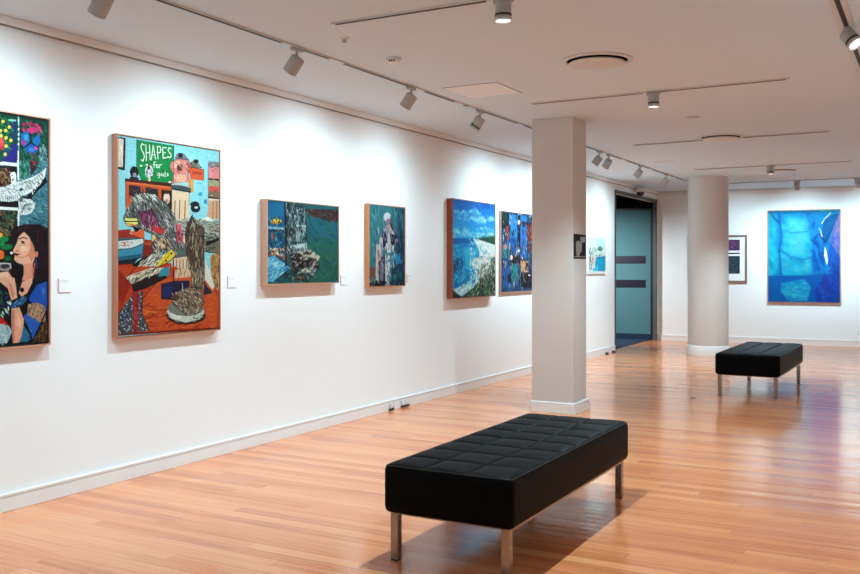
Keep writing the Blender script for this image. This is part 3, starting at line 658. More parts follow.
  ('l',[18, 14, 18],3.4,[172, 379, 305, 353, 353, 397, 392, 458]),
  ('l',[18, 14, 18],3.7,[217, 817, 362, 721]),
  ('l',[18, 14, 18],3.7,[210, 892, 217, 817]),
  ('l',[18, 14, 18],3.7,[445, 892, 492, 929, 642, 956, 797, 941, 842, 901]),
  ('l',[18, 14, 18],3.7,[64, 837, 6, 885, -6, 980]),
  ('l',[18, 14, 18],3.7,[217, 775, 207, 881, 281, 980]),
  ('l',[18, 14, 18],3.7,[492, 801, 510, 849, 642, 908]),
  ('l',[18, 14, 18],3.7,[675, 761, 797, 771, 836, 849, 769, 904]),
  ('l',[18, 14, 18],3.7,[396, 739, 396, 819, 536, 828]),
  ('l',[18, 14, 18],3.7,[691, 666, 700, 763]),
  ('l',[18, 14, 18],3.7,[836, 666, 836, 782]),
 ],
 'P3': [
  ('p',[24, 86, 90],[-24, 2, 1007, -5, 1007, 1032, -24, 1005]),
  ('p',[24, 92, 112],[535, 167, 1007, 133, 1007, 433, 560, 406]),
  ('p',[34, 92, 80],[585, 471, 1007, 502, 1007, 1009, 585, 999]),
  ('s',150,126.5,30,25.3,[30, 100, 106, 22, 82, 88, 44, 100, 90, 34, 92, 84, 20, 76, 80],[523, 146, 980, 158, 980, 985, 585, 977]),
  ('s',50,84.3,-50,16.9,[44, 100, 66, 60, 110, 84, 26, 74, 66],[636, 646, 980, 617, 980, 985, 636, 978]),
  ('p',[54, 34, 36],[481, 66, 994, 38, 994, 185, 770, 177, 585, 146]),
  ('s',70,92.8,12,16.9,[92, 36, 38, 38, 60, 60, 70, 50, 44, 24, 28, 30, 104, 80, 66],[481, 73, 985, 48, 985, 204, 770, 190, 560, 147]),
  ('p',[18, 88, 132],[-2, 16, 223, 7, 223, 594, -2, 599]),
  ('p',[24, 100, 145],[20, 39, 200, 26, 200, 190, 20, 203]),
  ('s',40,84.3,85,16.9,[16, 70, 110, 30, 60, 80, 15, 40, 60],[20, 347, 212, 337, 212, 569, 20, 574]),
  ('p',[26, 44, 54],[219, 10, 515, 26, 540, 626, 223, 632]),
  ('s',120,126.5,86,14.8,[150, 172, 178, 70, 100, 105, 20, 28, 34, 30, 110, 110, 190, 200, 200],[246, 18, 506, 34, 525, 604, 246, 610]),
  ('s',20,105.4,10,12.7,[40, 90, 90, 150, 170, 170],[246, 145, 511, 125, 511, 561, 246, 568]),
  ('p',[222, 192, 52],[189, 244, 179, 260, 151, 273, 114, 280, 76, 278, 50, 268, 40, 253, 50, 237, 76, 224, 114, 217, 151, 219, 179, 229]),
  ('p',[200, 130, 40],[107, 264, 103, 274, 91, 283, 75, 286, 60, 285, 48, 278, 44, 268, 48, 257, 60, 249, 75, 245, 91, 247, 103, 254]),
  ('p',[60, 50, 20],[173, 255, 170, 262, 161, 267, 150, 269, 138, 268, 130, 264, 127, 258, 130, 252, 138, 247, 150, 244, 161, 245, 170, 249]),
  ('l',[150, 196, 214],25.3,[15, 331, 205, 329]),
  ('l',[20, 30, 50],16.9,[20, 368, 205, 363]),
  ('p',[150, 60, 70],[82, 427, 80, 448, 73, 463, 64, 469, 55, 464, 49, 449, 46, 428, 49, 408, 55, 392, 64, 386, 73, 391, 80, 406]),
  ('p',[132, 152, 158],[350, 330, 442, 338, 442, 480, 350, 484]),
  ('p',[30, 40, 44],[350, 383, 343, 416, 324, 440, 298, 449, 272, 442, 253, 419, 246, 388, 253, 356, 272, 332, 298, 322, 324, 329, 343, 351]),
  ('l',[200, 210, 210],16.9,[376, 285, 506, 282]),
  ('p',[186, 202, 208],[289, 535, 520, 495, 545, 586, 341, 638]),
  ('p',[120, 140, 150],[317, 577, 535, 549, 540, 586, 341, 629]),
  ('p',[22, 22, 26],[293, 630, 662, 623, 713, 823, 341, 865]),
  ('p',[192, 184, 168],[384, 611, 590, 581, 723, 667, 698, 707, 461, 653]),
  ('p',[50, 44, 40],[601, 625, 592, 636, 568, 644, 535, 648, 503, 645, 480, 638, 471, 627, 480, 616, 503, 608, 535, 604, 568, 606, 592, 614]),
  ('p',[18, 14, 18],[550, 731, 534, 761, 488, 784, 427, 792, 367, 784, 323, 762, 307, 732, 323, 702, 367, 680, 427, 671, 488, 678, 534, 700]),
  ('p',[192, 196, 192],[506, 805, 667, 745, 595, 871, 403, 874]),
  ('s',90,71.7,-30,16.9,[18, 14, 18, 160, 160, 150, 220, 220, 210, 60, 70, 70, 120, 70, 50],[317, 630, 713, 667, 662, 867, 585, 977, 317, 971]),
  ('p',[154, 92, 60],[486, 935, 480, 955, 464, 969, 442, 974, 420, 968, 404, 953, 398, 934, 404, 915, 420, 901, 442, 896, 464, 901, 480, 916]),
  ('p',[40, 60, 70],[-2, 595, 223, 573, 242, 737, -2, 697]),
  ('s',80,54.8,40,16.9,[200, 72, 50, 225, 225, 225, 230, 140, 60, 30, 50, 70, 120, 170, 190],[9, 584, 235, 568, 242, 726, 109, 675, 9, 667]),
  ('p',[92, 176, 216],[-2, 681, 109, 667, 307, 805, 223, 868, 87, 977, -2, 975]),
  ('p',[150, 210, 232],[42, 738, 132, 727, 223, 811, 109, 821]),
  ('s',40,126.5,-35,14.8,[40, 112, 162, 160, 215, 235, 60, 140, 190],[9, 697, 109, 680, 293, 805, 87, 962, 9, 960]),
  ('l',[20, 60, 90],16.9,[109, 671, 312, 805, 91, 970]),
  ('l',[18, 14, 18],27.4,[228, 9, 242, 779]),
  ('l',[120, 60, 40],16.9,[270, 652, 275, 779]),
  ('s',160,59,70,12.7,[16, 20, 24, 120, 140, 150, 24, 60, 70, 200, 205, 205, 10, 14, 18],[235, 30, 511, 38, 523, 626, 246, 631]),
  ('s',120,63.3,-25,12.7,[12, 14, 18, 205, 205, 200, 90, 110, 120, 150, 90, 60, 20, 40, 50],[293, 567, 687, 601, 662, 890, 511, 986, 270, 981]),
  ('s',60,50.6,80,12.7,[20, 60, 80, 200, 170, 60, 12, 40, 64, 120, 180, 200],[9, 204, 223, 199, 223, 568, 9, 574]),
  ('l',[30, 36, 40],12.7,[293, 56, 376, 307, 365, 522]),
  ('l',[160, 170, 170],10.5,[341, 31, 270, 270]),
  ('s',40,84.3,30,14.8,[10, 12, 16, 30, 60, 60],[293, 822, 585, 823, 560, 987, 109, 977]),
  ('b',2,[-67, -15, 1063, -126, 1063, 1056, -67, 1024]),
 ],
 'P4': [
  ('p',[52, 118, 134],[-88, -28, 1091, -45, 1091, 1053, -88, 1030]),
  ('s',190,123.6,75,22.5,[82, 152, 162, 40, 96, 116, 60, 130, 145, 100, 165, 172, 35, 85, 105],[15, 10, 1010, -6, 1010, 1005, 15, 1000]),
  ('p',[28, 62, 86],[720, -4, 1021, 5, 1021, 423, 824, 382]),
  ('s',60,112.3,80,20.2,[60, 130, 145, 40, 90, 110, 25, 60, 80],[694, -2, 1021, 5, 1021, 400, 746, 384]),
  ('p',[112, 76, 72],[15, 767, 205, 767, 176, 914, 15, 891]),
  ('p',[20, 40, 52],[-18, 956, 1053, 935, 1053, 1040, -18, 1021]),
  ('s',30,58.4,20,18,[90, 110, 110, 20, 30, 40, 130, 130, 120],[15, 880, 293, 882, 293, 993, 15, 989]),
  ('p',[20, 58, 84],[761, 365, 1021, 368, 1021, 1016, 592, 1009, 633, 726, 772, 635]),
  ('s',50,112.3,80,18,[30, 90, 125, 12, 36, 56, 50, 120, 150],[772, 371, 1021, 377, 1021, 1005, 617, 998]),
  ('p',[194, 184, 184],[186, 481, 278, 484, 278, 771, 225, 959, 167, 936]),
  ('p',[150, 110, 110],[225, 551, 273, 550, 244, 816]),
  ('p',[30, 30, 50],[263, 661, 466, 615, 466, 951, 273, 949]),
  ('p',[202, 192, 200],[416, 284, 622, 228, 715, 327, 653, 567, 441, 548, 332, 438]),
  ('p',[24, 24, 50],[322, 361, 451, 297, 501, 461, 391, 537]),
  ('p',[24, 28, 58],[561, 332, 756, 365, 715, 544, 592, 460]),
  ('p',[205, 192, 196],[283, 395, 371, 397, 352, 660, 263, 687]),
  ('p',[216, 220, 228],[441, 458, 602, 478, 643, 568, 491, 592]),
  ('p',[40, 130, 176],[531, 614, 861, 583, 978, 707, 746, 735, 561, 709]),
  ('p',[80, 165, 200],[566, 625, 772, 612, 694, 658]),
  ('p',[206, 216, 218],[431, 615, 577, 614, 551, 986, 431, 984]),
  ('p',[122, 112, 142],[293, 661, 396, 660, 381, 932, 303, 931]),
  ('p',[150, 50, 60],[357, 660, 353, 674, 342, 683, 327, 687, 312, 684, 302, 674, 298, 661, 302, 647, 312, 637, 327, 634, 342, 637, 353, 647]),
  ('p',[225, 225, 230],[566, 546, 746, 441, 787, 456, 643, 579]),
  ('p',[200, 160, 170],[808, 428, 800, 444, 777, 456, 746, 461, 715, 458, 692, 446, 684, 431, 692, 414, 715, 402, 746, 397, 777, 401, 800, 412]),
  ('p',[202, 208, 216],[597, 134, 583, 165, 544, 189, 491, 199, 438, 193, 400, 172, 386, 142, 400, 112, 438, 88, 491, 77, 544, 83, 583, 104]),
  ('p',[150, 112, 130],[587, 184, 578, 203, 554, 218, 521, 225, 488, 221, 464, 208, 456, 189, 464, 170, 488, 155, 521, 148, 554, 152, 578, 165]),
  ('p',[60, 90, 110],[582, 94, 694, 271, 643, 318, 566, 230]),
  ('l',[230, 232, 236],15.7,[401, 124, 491, 89, 582, 112]),
  ('p',[40, 40, 60],[556, 185, 553, 190, 544, 193, 531, 195, 518, 194, 509, 191, 506, 187, 509, 182, 518, 179, 531, 177, 544, 178, 553, 181]),
  ('p',[190, 150, 160],[441, 245, 566, 219, 592, 286, 451, 301]),
  ('p',[20, 120, 120],[643, 863, 903, 841, 914, 911, 643, 931]),
  ('p',[16, 24, 30],[172, 925, 491, 951, 491, 1008, 148, 991]),
  ('p',[150, 160, 160],[582, 986, 571, 998, 541, 1005, 501, 1008, 461, 1004, 432, 995, 421, 984, 432, 973, 461, 965, 501, 963, 541, 966, 571, 975]),
  ('s',130,89.9,80,15.7,[22, 34, 60, 60, 120, 140, 180, 186, 200, 110, 110, 140, 30, 80, 110, 214, 218, 226],[244, 307, 746, 224, 824, 542, 592, 975, 220, 970]),
  ('s',70,112.3,80,20.2,[16, 36, 56, 24, 70, 100, 12, 24, 40],[720, 316, 1021, 307, 1021, 1005, 617, 998, 746, 612]),
  ('p',[206, 210, 218],[571, 121, 561, 142, 531, 158, 491, 165, 451, 161, 422, 148, 411, 128, 422, 107, 451, 91, 491, 84, 531, 88, 561, 101]),
  ('p',[150, 112, 128],[571, 180, 565, 195, 546, 206, 521, 211, 496, 208, 477, 198, 471, 184, 477, 169, 496, 158, 521, 153, 546, 156, 565, 166]),
  ('l',[16, 24, 40],18,[602, 229, 725, 350, 694, 544]),
  ('l',[20, 30, 50],15.7,[421, 615, 431, 973]),
  ('b',5,[-134, -47, 1228, -123, 1228, 1079, -134, 1051]),
 ],
 'P5': [
  ('p',[8, 92, 190],[-95, -34, 1119, -71, 1119, 13, -95, 45]),
  ('p',[11, 100, 194],[-95, 10, 1119, -23, 1119, 61, -95, 88]),
  ('p',[15, 109, 198],[-95, 53, 1119, 26, 1119, 110, -95, 132]),
  ('p',[19, 118, 202],[-95, 96, 1119, 75, 1119, 158, -95, 175]),
  ('p',[23, 126, 206],[-95, 140, 1119, 123, 1119, 207, -95, 219]),
  ('p',[27, 135, 211],[-95, 183, 1119, 172, 1119, 256, -95, 262]),
  ('p',[31, 144, 215],[-95, 226, 1119, 220, 1119, 304, -95, 305]),
  ('p',[35, 152, 219],[-95, 270, 1119, 269, 1119, 353, -95, 349]),
  ('p',[39, 161, 223],[-95, 313, 1119, 317, 1119, 401, -95, 392]),
  ('p',[43, 170, 228],[-95, 357, 1119, 366, 1119, 450, -95, 435]),
  ('s',60,144.6,-4,18.6,[112, 196, 230, 150, 212, 236, 70, 175, 225, 30, 130, 210],[53, 106, 619, 63, 619, 190, 53, 196]),
  ('s',26,144.6,3,16.5,[120, 200, 232, 160, 215, 236],[478, 155, 990, 151, 990, 206, 478, 217]),
  ('s',50,144.6,2,18.6,[110, 195, 228, 165, 220, 236],[32, 297, 990, 271, 990, 359, 32, 386]),
  ('s',30,144.6,2,20.7,[5, 80, 175, 15, 105, 200],[32, 7, 990, -1, 990, 86, 32, 87]),
  ('p',[22, 140, 204],[-95, 400, 1119, 366, 1119, 1050, -95, 1011]),
  ('p',[12, 96, 176],[-11, 398, 487, 384, 487, 430, -11, 457]),
  ('s',110,103.3,-12,18.6,[40, 168, 215, 16, 120, 194, 60, 184, 220, 12, 104, 180],[15, 417, 572, 402, 572, 886, 15, 895]),
  ('s',30,62,-40,16.5,[15, 60, 100, 20, 80, 130],[23, 596, 250, 574, 206, 757, 23, 756]),
  ('p',[48, 176, 218],[250, 492, 548, 487, 501, 676, 295, 717]),
  ('p',[30, 78, 62],[455, 387, 1026, 342, 1026, 445, 643, 400]),
  ('s',30,53.7,12,14.5,[60, 100, 70, 20, 55, 50, 90, 110, 80],[619, 380, 1015, 351, 1015, 434]),
  ('p',[228, 236, 240],[459, 391, 643, 400, 1026, 447, 1026, 598, 864, 572, 619, 574, 581, 486]),
  ('p',[150, 200, 225],[619, 485, 814, 503, 765, 558, 643, 549]),
  ('s',40,70.2,35,14.5,[190, 215, 225, 245, 248, 250],[548, 403, 1015, 478, 1015, 577, 643, 559]),
  ('p',[222, 226, 226],[468, 596, 864, 567, 934, 762, 572, 810, 445, 717]),
  ('s',80,57.8,40,14.5,[170, 140, 125, 245, 246, 244, 120, 130, 125, 190, 210, 215],[478, 603, 889, 578, 934, 762, 572, 802]),
  ('p',[200, 230, 240],[15, 915, 295, 856, 572, 781, 643, 866, 385, 928, 250, 992, 118, 968]),
  ('s',60,53.7,-30,14.5,[240, 248, 250, 120, 195, 225, 90, 170, 210],[32, 915, 295, 860, 595, 791, 619, 865, 250, 982]),
  ('p',[44, 74, 56],[572, 848, 765, 761, 1026, 566, 1026, 1036, 340, 1015, 184, 996, 455, 908]),
  ('s',190,70.2,-40,14.5,[152, 166, 140, 20, 44, 36, 90, 120, 90, 222, 226, 216, 30, 70, 50],[595, 844, 1015, 577, 1015, 1025, 363, 1005, 478, 905]),
  ('s',110,62,60,12.4,[152, 166, 140, 20, 44, 36, 40, 110, 60, 15, 50, 40],[619, 802, 1015, 719, 1015, 1025, 295, 1003]),
  ('p',[20, 50, 44],[-11, 915, 214, 1001, -11, 1004]),
  ('s',20,49.6,50,16.5,[15, 60, 90, 30, 100, 130],[15, 576, 118, 595, 101, 776, 15, 776]),
  ('s',90,53.7,60,14.5,[225, 236, 240, 40, 165, 212, 120, 200, 225, 245, 250, 250],[385, 376, 691, 399, 691, 803, 385, 861]),
  ('s',120,53.7,-50,14.5,[228, 234, 236, 44, 74, 56, 120, 140, 120, 20, 44, 36, 170, 140, 125],[572, 717, 1041, 522, 1041, 719, 619, 908]),
  ('s',60,74.3,-25,14.5,[20, 110, 180, 30, 150, 205, 70, 180, 215],[15, 756, 525, 717, 525, 843, 15, 915]),
  ('b',7,[-95, -14, 1119, -98, 1119, 366, -95, 400]),
  ('b',3,[-95, -14, 1119, -98, 1119, 1072, -95, 1031]),
 ],
 'P6': [
  ('p',[28, 70, 120],[-107, -20, 1447, -110, 1447, 1064, -107, 1021]),
  ('s',330,121.4,88,22.3,[40, 132, 200, 18, 56, 116, 40, 130, 140, 22, 18, 26, 150, 50, 52, 30, 100, 180, 20, 80, 90, 205, 210, 215],[5, 9, 1391, 1, 1391, 997, 28, 966]),
  ('p',[14, 40, 36],[19, 8, 241, 19, 222, 199, 28, 226]),
  ('p',[160, 60, 60],[138, 182, 241, 178, 241, 341, 157, 343]),
  ('p',[40, 132, 202],[260, 38, 500, 26, 500, 481, 278, 485]),
  ('p',[26, 90, 170],[260, 316, 490, 309, 451, 492, 278, 485]),
  ('p',[20, 16, 22],[490, 26, 579, 22, 579, 433, 480, 435]),
  ('p',[36, 112, 190],[579, 26, 780, 24, 790, 570, 579, 555]),
  ('p',[84, 30, 36],[780, 115, 983, 106, 983, 488, 801, 491]),
  ('p',[20, 16, 22],[297, 550, 579, 547, 579, 657, 297, 638]),
  ('p',[216, 160, 122],[589, 612, 832, 611, 832, 760, 599, 759]),
  ('p',[60, 40, 44],[739, 632, 832, 631, 821, 735, 750, 735]),
  ('p',[42, 128, 138],[37, 420, 250, 416, 250, 574, 37, 576]),
  ('p',[30, 96, 170],[37, 693, 297, 693, 260, 961, 55, 957]),
  ('p',[40, 140, 150],[307, 654, 500, 653, 480, 875, 316, 873]),
  ('p',[24, 20, 30],[589, 765, 957, 767, 957, 966, 599, 948]),
  ('p',[20, 20, 26],[189, 792, 307, 773, 297, 873, 203, 891]),
  ('s',130,89,86,20.2,[18, 14, 20, 14, 30, 44, 20, 16, 22],[28, 21, 957, 2, 957, 977, 51, 957]),
  ('s',190,60.7,84,12.1,[225, 225, 228, 20, 16, 22, 60, 160, 210, 30, 110, 180, 30, 120, 120, 170, 80, 60, 90, 40, 60],[28, 21, 957, 2, 957, 977, 51, 957]),
  ('s',30,93.1,10,20.2,[22, 18, 24, 60, 30, 30],[500, 107, 983, 95, 983, 158, 549, 165]),
  ('p',[232, 220, 220],[345, 570, 340, 586, 326, 597, 307, 602, 288, 598, 274, 586, 269, 570, 274, 554, 288, 543, 307, 538, 326, 542, 340, 554]),
  ('p',[230, 230, 230],[574, 114, 568, 128, 554, 139, 534, 144, 515, 141, 500, 131, 495, 117, 500, 103, 515, 92, 534, 87, 554, 90, 568, 100]),
  ('p',[205, 120, 130],[175, 437, 168, 453, 147, 465, 120, 470, 92, 466, 72, 455, 65, 439, 72, 423, 92, 412, 120, 407, 147, 410, 168, 421]),
  ('p',[230, 230, 230],[564, 480, 559, 490, 547, 498, 529, 501, 512, 498, 500, 491, 495, 481, 500, 471, 512, 463, 529, 460, 547, 463, 559, 470]),
  ('p',[220, 220, 225],[894, 798, 890, 804, 878, 809, 863, 810, 847, 808, 836, 804, 832, 798, 836, 791, 847, 787, 863, 785, 878, 787, 890, 792]),
  ('s',20,48.6,85,14.2,[200, 60, 50, 210, 140, 60],[801, 135, 967, 128, 967, 358, 811, 362]),
 ],
 'P7': [
  ('p',[228, 246, 246],[-633, 8, 1120, -57, 1120, 1001, -633, 985]),
  ('p',[205, 238, 236],[459, 28, 1027, 19, 1027, 279, 459, 267]),
  ('s',60,105.6,40,26.4,[120, 162, 142, 150, 190, 170, 70, 95, 90, 200, 215, 205],[-4, 280, 996, 280, 996, 539, -4, 554]),
  ('p',[90, 140, 110],[796, 314, 778, 351, 730, 379, 665, 391, 600, 382, 552, 357, 535, 321, 552, 284, 600, 255, 665, 244, 730, 252, 778, 277]),
  ('p',[235, 215, 210],[-4, 526, 402, 520, 402, 743, -4, 717]),
  ('p',[0, 168, 224],[436, 561, 1021, 516, 1021, 957, 316, 952]),
  ('p',[60, 200, 235],[287, 827, 576, 771, 518, 953, 230, 951]),
  ('s',44,116.1,70,29,[60, 70, 72, 110, 130, 130, 30, 40, 44],[-15, 281, 174, 303, 344, 771, 230, 951, -15, 950]),
  ('s',24,105.6,85,23.8,[60, 110, 90, 40, 70, 60],[459, 491, 996, 453, 996, 625, 459, 631]),
  ('p',[232, 236, 236],[390, 827, 376, 858, 338, 880, 287, 888, 236, 880, 199, 857, 185, 827, 199, 796, 236, 774, 287, 766, 338, 774, 376, 796]),
  ('s',80,116.1,60,31.7,[60, 70, 72, 170, 190, 190, 225, 235, 235, 90, 130, 150],[-887, 254, 7, 225, 7, 936, -887, 930]),
 ],
 'P8': [
  ('p',[8, 134, 207],[-53, -53, 1055, -32, 1055, 1043, -53, 1057]),
  ('s',90,142.5,70,32.6,[6, 117, 194, 16, 147, 215],[14, 10, 993, 17, 993, 974, 14, 985]),
  ('p',[24, 184, 223],[0, 30, 122, 32, 112, 380, 148, 625, 59, 732, 0, 732]),
  ('s',26,142.5,80,18.3,[12, 136, 198, 48, 204, 230],[14, 40, 117, 42, 133, 625, 27, 718]),
  ('p',[27, 168, 215],[217, 54, 528, 71, 600, 222, 616, 494, 590, 710, 185, 711, 172, 492, 227, 319]),
  ('s',110,122.2,25,24.4,[40, 184, 221, 19, 157, 211, 32, 168, 215, 64, 199, 223],[227, 75, 523, 89, 605, 484, 580, 696, 190, 697]),
  ('p',[60, 193, 223],[269, 79, 513, 103, 549, 241, 503, 508, 295, 466, 290, 279]),
  ('p',[76, 199, 219],[290, 96, 472, 111, 459, 180, 290, 167]),
  ('p',[88, 201, 221],[316, 300, 484, 291, 459, 402, 329, 391]),
  ('s',60,89.6,10,18.3,[83, 210, 226, 48, 184, 219, 72, 189, 213],[277, 96, 523, 120, 510, 494, 303, 452]),
  ('b',17,[-53, -53, 1055, -32, 1055, 1043, -53, 1057]),
  ('l',[14, 117, 190],8.1,[232, 213, 316, 243, 433, 240, 554, 231]),
  ('l',[9, 105, 178],10.2,[180, 425, 316, 503, 497, 536, 656, 496, 791, 394]),
  ('l',[24, 126, 194],10.2,[185, 446, 316, 528, 497, 560]),
  ('l',[9, 96, 174],18.3,[154, 37, 190, 278, 159, 445, 180, 707]),
  ('l',[8, 73, 145],12.2,[48, 39, 154, 135]),
  ('l',[48, 189, 223],10.2,[523, 79, 613, 222, 621, 484]),
  ('p',[8, 105, 195],[636, 71, 763, 224, 809, 385, 784, 693, 626, 710, 621, 323]),
  ('p',[12, 136, 209],[549, 63, 677, 62, 766, 183, 753, 364, 639, 424]),
  ('s',50,142.5,75,24.4,[4, 88, 184, 16, 126, 208],[636, 81, 804, 384, 778, 693, 631, 706]),
  ('p',[11, 94, 164],[766, 113, 917, 46, 1000, 47, 892, 205, 829, 385, 753, 304]),
  ('l',[6, 63, 126],16.3,[728, 223, 791, 354, 880, 225, 1000, 67]),
  ('p',[113, 117, 186],[1000, 39, 1010, 545, 935, 489, 864, 335, 910, 189]),
  ('s',44,101.8,80,18.3,[88, 105, 194, 136, 126, 189, 72, 94, 194],[993, 57, 1000, 525, 892, 325]),
  ('p',[28, 88, 188],[864, 335, 1010, 525, 1010, 765, 829, 585]),
  ('p',[6, 92, 184],[0, 724, 1010, 705, 1010, 994, 0, 1005]),
  ('p',[6, 96, 184],[0, 732, 190, 727, 190, 1003, 0, 1005]),
  ('p',[24, 157, 213],[185, 793, 503, 747, 605, 831, 554, 985, 290, 988, 185, 891]),
  ('s',40,101.8,15,18.3,[48, 178, 221, 16, 136, 205],[190, 799, 503, 757, 580, 847, 536, 973, 290, 975]),
  ('p',[17, 63, 172],[1010, 585, 1010, 1004, 677, 1008, 651, 867, 791, 729]),
  ('s',70,122.2,70,24.4,[24, 69, 180, 11, 77, 180, 44, 69, 174],[993, 545, 1000, 974, 702, 977, 804, 725]),
  ('l',[6, 88, 170],12.2,[14, 720, 600, 714, 892, 695]),
  ('l',[32, 136, 208],12.2,[626, 686, 753, 669, 892, 681]),
  ('b',8,[-53, -53, 1055, -32, 1055, 1043, -53, 1057]),
  ('p',[232, 236, 236],[794, 394, 819, 449, 839, 549, 824, 597, 784, 495]),
  ('l',[190, 225, 240],10.2,[753, 147, 804, 84]),
  ('l',[190, 225, 240],10.2,[723, 199, 758, 288]),
  ('l',[200, 235, 245],10.2,[816, 84, 892, 17]),
  ('p',[11, 113, 164],[0, -11, 1010, -5, 1010, 27, 677, 33, 0, 26]),
  ('l',[40, 160, 150],16.3,[728, 10, 993, -1]),
 ],
}

PIGMENT = (0.70, 0.68, 0.62)      # how dense the paint is
class Paint:
    def __init__(s, w, h, seed):
        s.w, s.h = w, h
        s.a = np.zeros((h, w, 3)); s.r = random.Random(seed)
    def inside(s, pts):
        xs = pts[:, 0]; ys = pts[:, 1]
        x0, x1 = max(0, int(xs.min())), min(s.w, int(xs.max())+2)
        y0, y1 = max(0, int(ys.min())), min(s.h, int(ys.max())+2)
        if x1 <= x0 or y1 <= y0: return None
        gx, gy = np.meshgrid(np.arange(x0, x1)+0.5, np.arange(y0, y1)+0.5)
        ins = np.zeros(gx.shape, bool)
        n = len(pts)
        for i in range(n):
            ax, ay = pts[i]; bx, by = pts[i-1]
            if ay == by: continue
            c = ((ay > gy) != (by > gy)) & (gx < (bx-ax)*(gy-ay)/(by-ay)+ax)
            ins ^= c
        return x0, x1, y0, y1, ins
    def xy(s, q):
        p = np.array(q, float).reshape(-1, 2)
        return p*np.array([s.w/1000.0, s.h/1000.0])
    def poly(s, col, q):
        r = s.inside(s.xy(q))
        if r is None: return
        x0, x1, y0, y1, ins = r
        s.a[y0:y1, x0:x1][ins] = col
    def seg(s, col, a, b, w0, w1):
        m = max(w0, w1)+1
        x0, x1 = max(0, int(min(a[0], b[0])-m)), min(s.w, int(max(a[0], b[0])+m)+1)
        y0, y1 = max(0, int(min(a[1], b[1])-m)), min(s.h, int(max(a[1], b[1])+m)+1)
        if x1 <= x0 or y1 <= y0: return
        gx, gy = np.meshgrid(np.arange(x0, x1)+0.5, np.arange(y0, y1)+0.5)
        d = b-a; L2 = max(1e-6, d@d)
        t = np.clip(((gx-a[0])*d[0]+(gy-a[1])*d[1])/L2, 0, 1)
        dist = np.hypot(gx-a[0]-t*d[0], gy-a[1]-t*d[1])
        al = np.clip(w0+(w1-w0)*t-dist+0.5, 0, 1)[..., None]
        v = s.a[y0:y1, x0:x1]; v[:] = v*(1-al)+np.array(col)*al
    def line(s, col, w, q):
        p = s.xy(q); w = w*s.h/2000.0
        for a, b in zip(p, p[1:]): s.seg(col, a, b, w, w)
    def strokes(s, n, ln, ang, w, cols, q):
        p = s.xy(q); r = s.inside(p)
        if r is None: return
        x0, x1, y0, y1, ins = r
        ys, xs = np.nonzero(ins)
        if not len(xs): return
        ln = ln*s.h/1000.0; w = w*s.h/2000.0
        cols = np.array(cols, float).reshape(-1, 3)
        for _ in range(n):
            k = s.r.randrange(len(xs)); c = np.array([xs[k]+x0+0.5, ys[k]+y0+0.5])
            th = math.radians(ang+s.r.gauss(0, 14)); L = ln*s.r.uniform(0.35, 1.0)/2
            d = np.array([math.cos(th), math.sin(th)])*L; bend = np.array([-d[1], d[0]])*s.r.uniform(-0.35, 0.35)
            col = cols[s.r.randrange(len(cols))]*s.r.uniform(0.88, 1.1)
            s.seg(col, c-d, c+bend, w*0.7, w); s.seg(col, c+bend, c+d, w, w*0.4)
    def blur(s, k, q):
        r = s.inside(s.xy(q))
        if r is None: return
        x0, x1, y0, y1, ins = r
        k = max(1, int(k*s.h/1000)); v = s.a[y0:y1, x0:x1].copy()
        for ax in (0, 1):
            for _ in range(2):
                pad = [(0, 0)]*3; pad[ax] = (k, k)
                c = np.cumsum(np.pad(v, pad, mode='edge'), axis=ax)
                z = np.zeros_like(np.take(c, [0], axis=ax)); c = np.concatenate([z, c], axis=ax)
                n = v.shape[ax]; w = 2*k+1
                v = (np.take(c, range(w, n+w), axis=ax)-np.take(c, range(0, n), axis=ax))/w
        s.a[y0:y1, x0:x1][ins] = v[ins]
    def run(s, ops):
        for o in ops:
            if o[0] == 'p': s.poly(o[1], o[2])
            elif o[0] == 'l': s.line(o[1], o[2], o[3])
            elif o[0] == 'b': s.blur(o[1], o[2])
            else: s.strokes(*o[1:])
        g = np.random.default_rng(3)
        n = g.normal(0, 1, (s.h, s.w)); n = (n+np.roll(n, 1, 0)+np.roll(n, 1, 1)+np.roll(n, (1, 1), (0, 1)))/2
        s.a = np.clip(s.a*(1+0.05*n[..., None]), 0, 255)/255.0
        return np.where(s.a <= 0.04045, s.a/12.92, ((s.a+0.055)/1.055)**2.4)*np.array(PIGMENT)

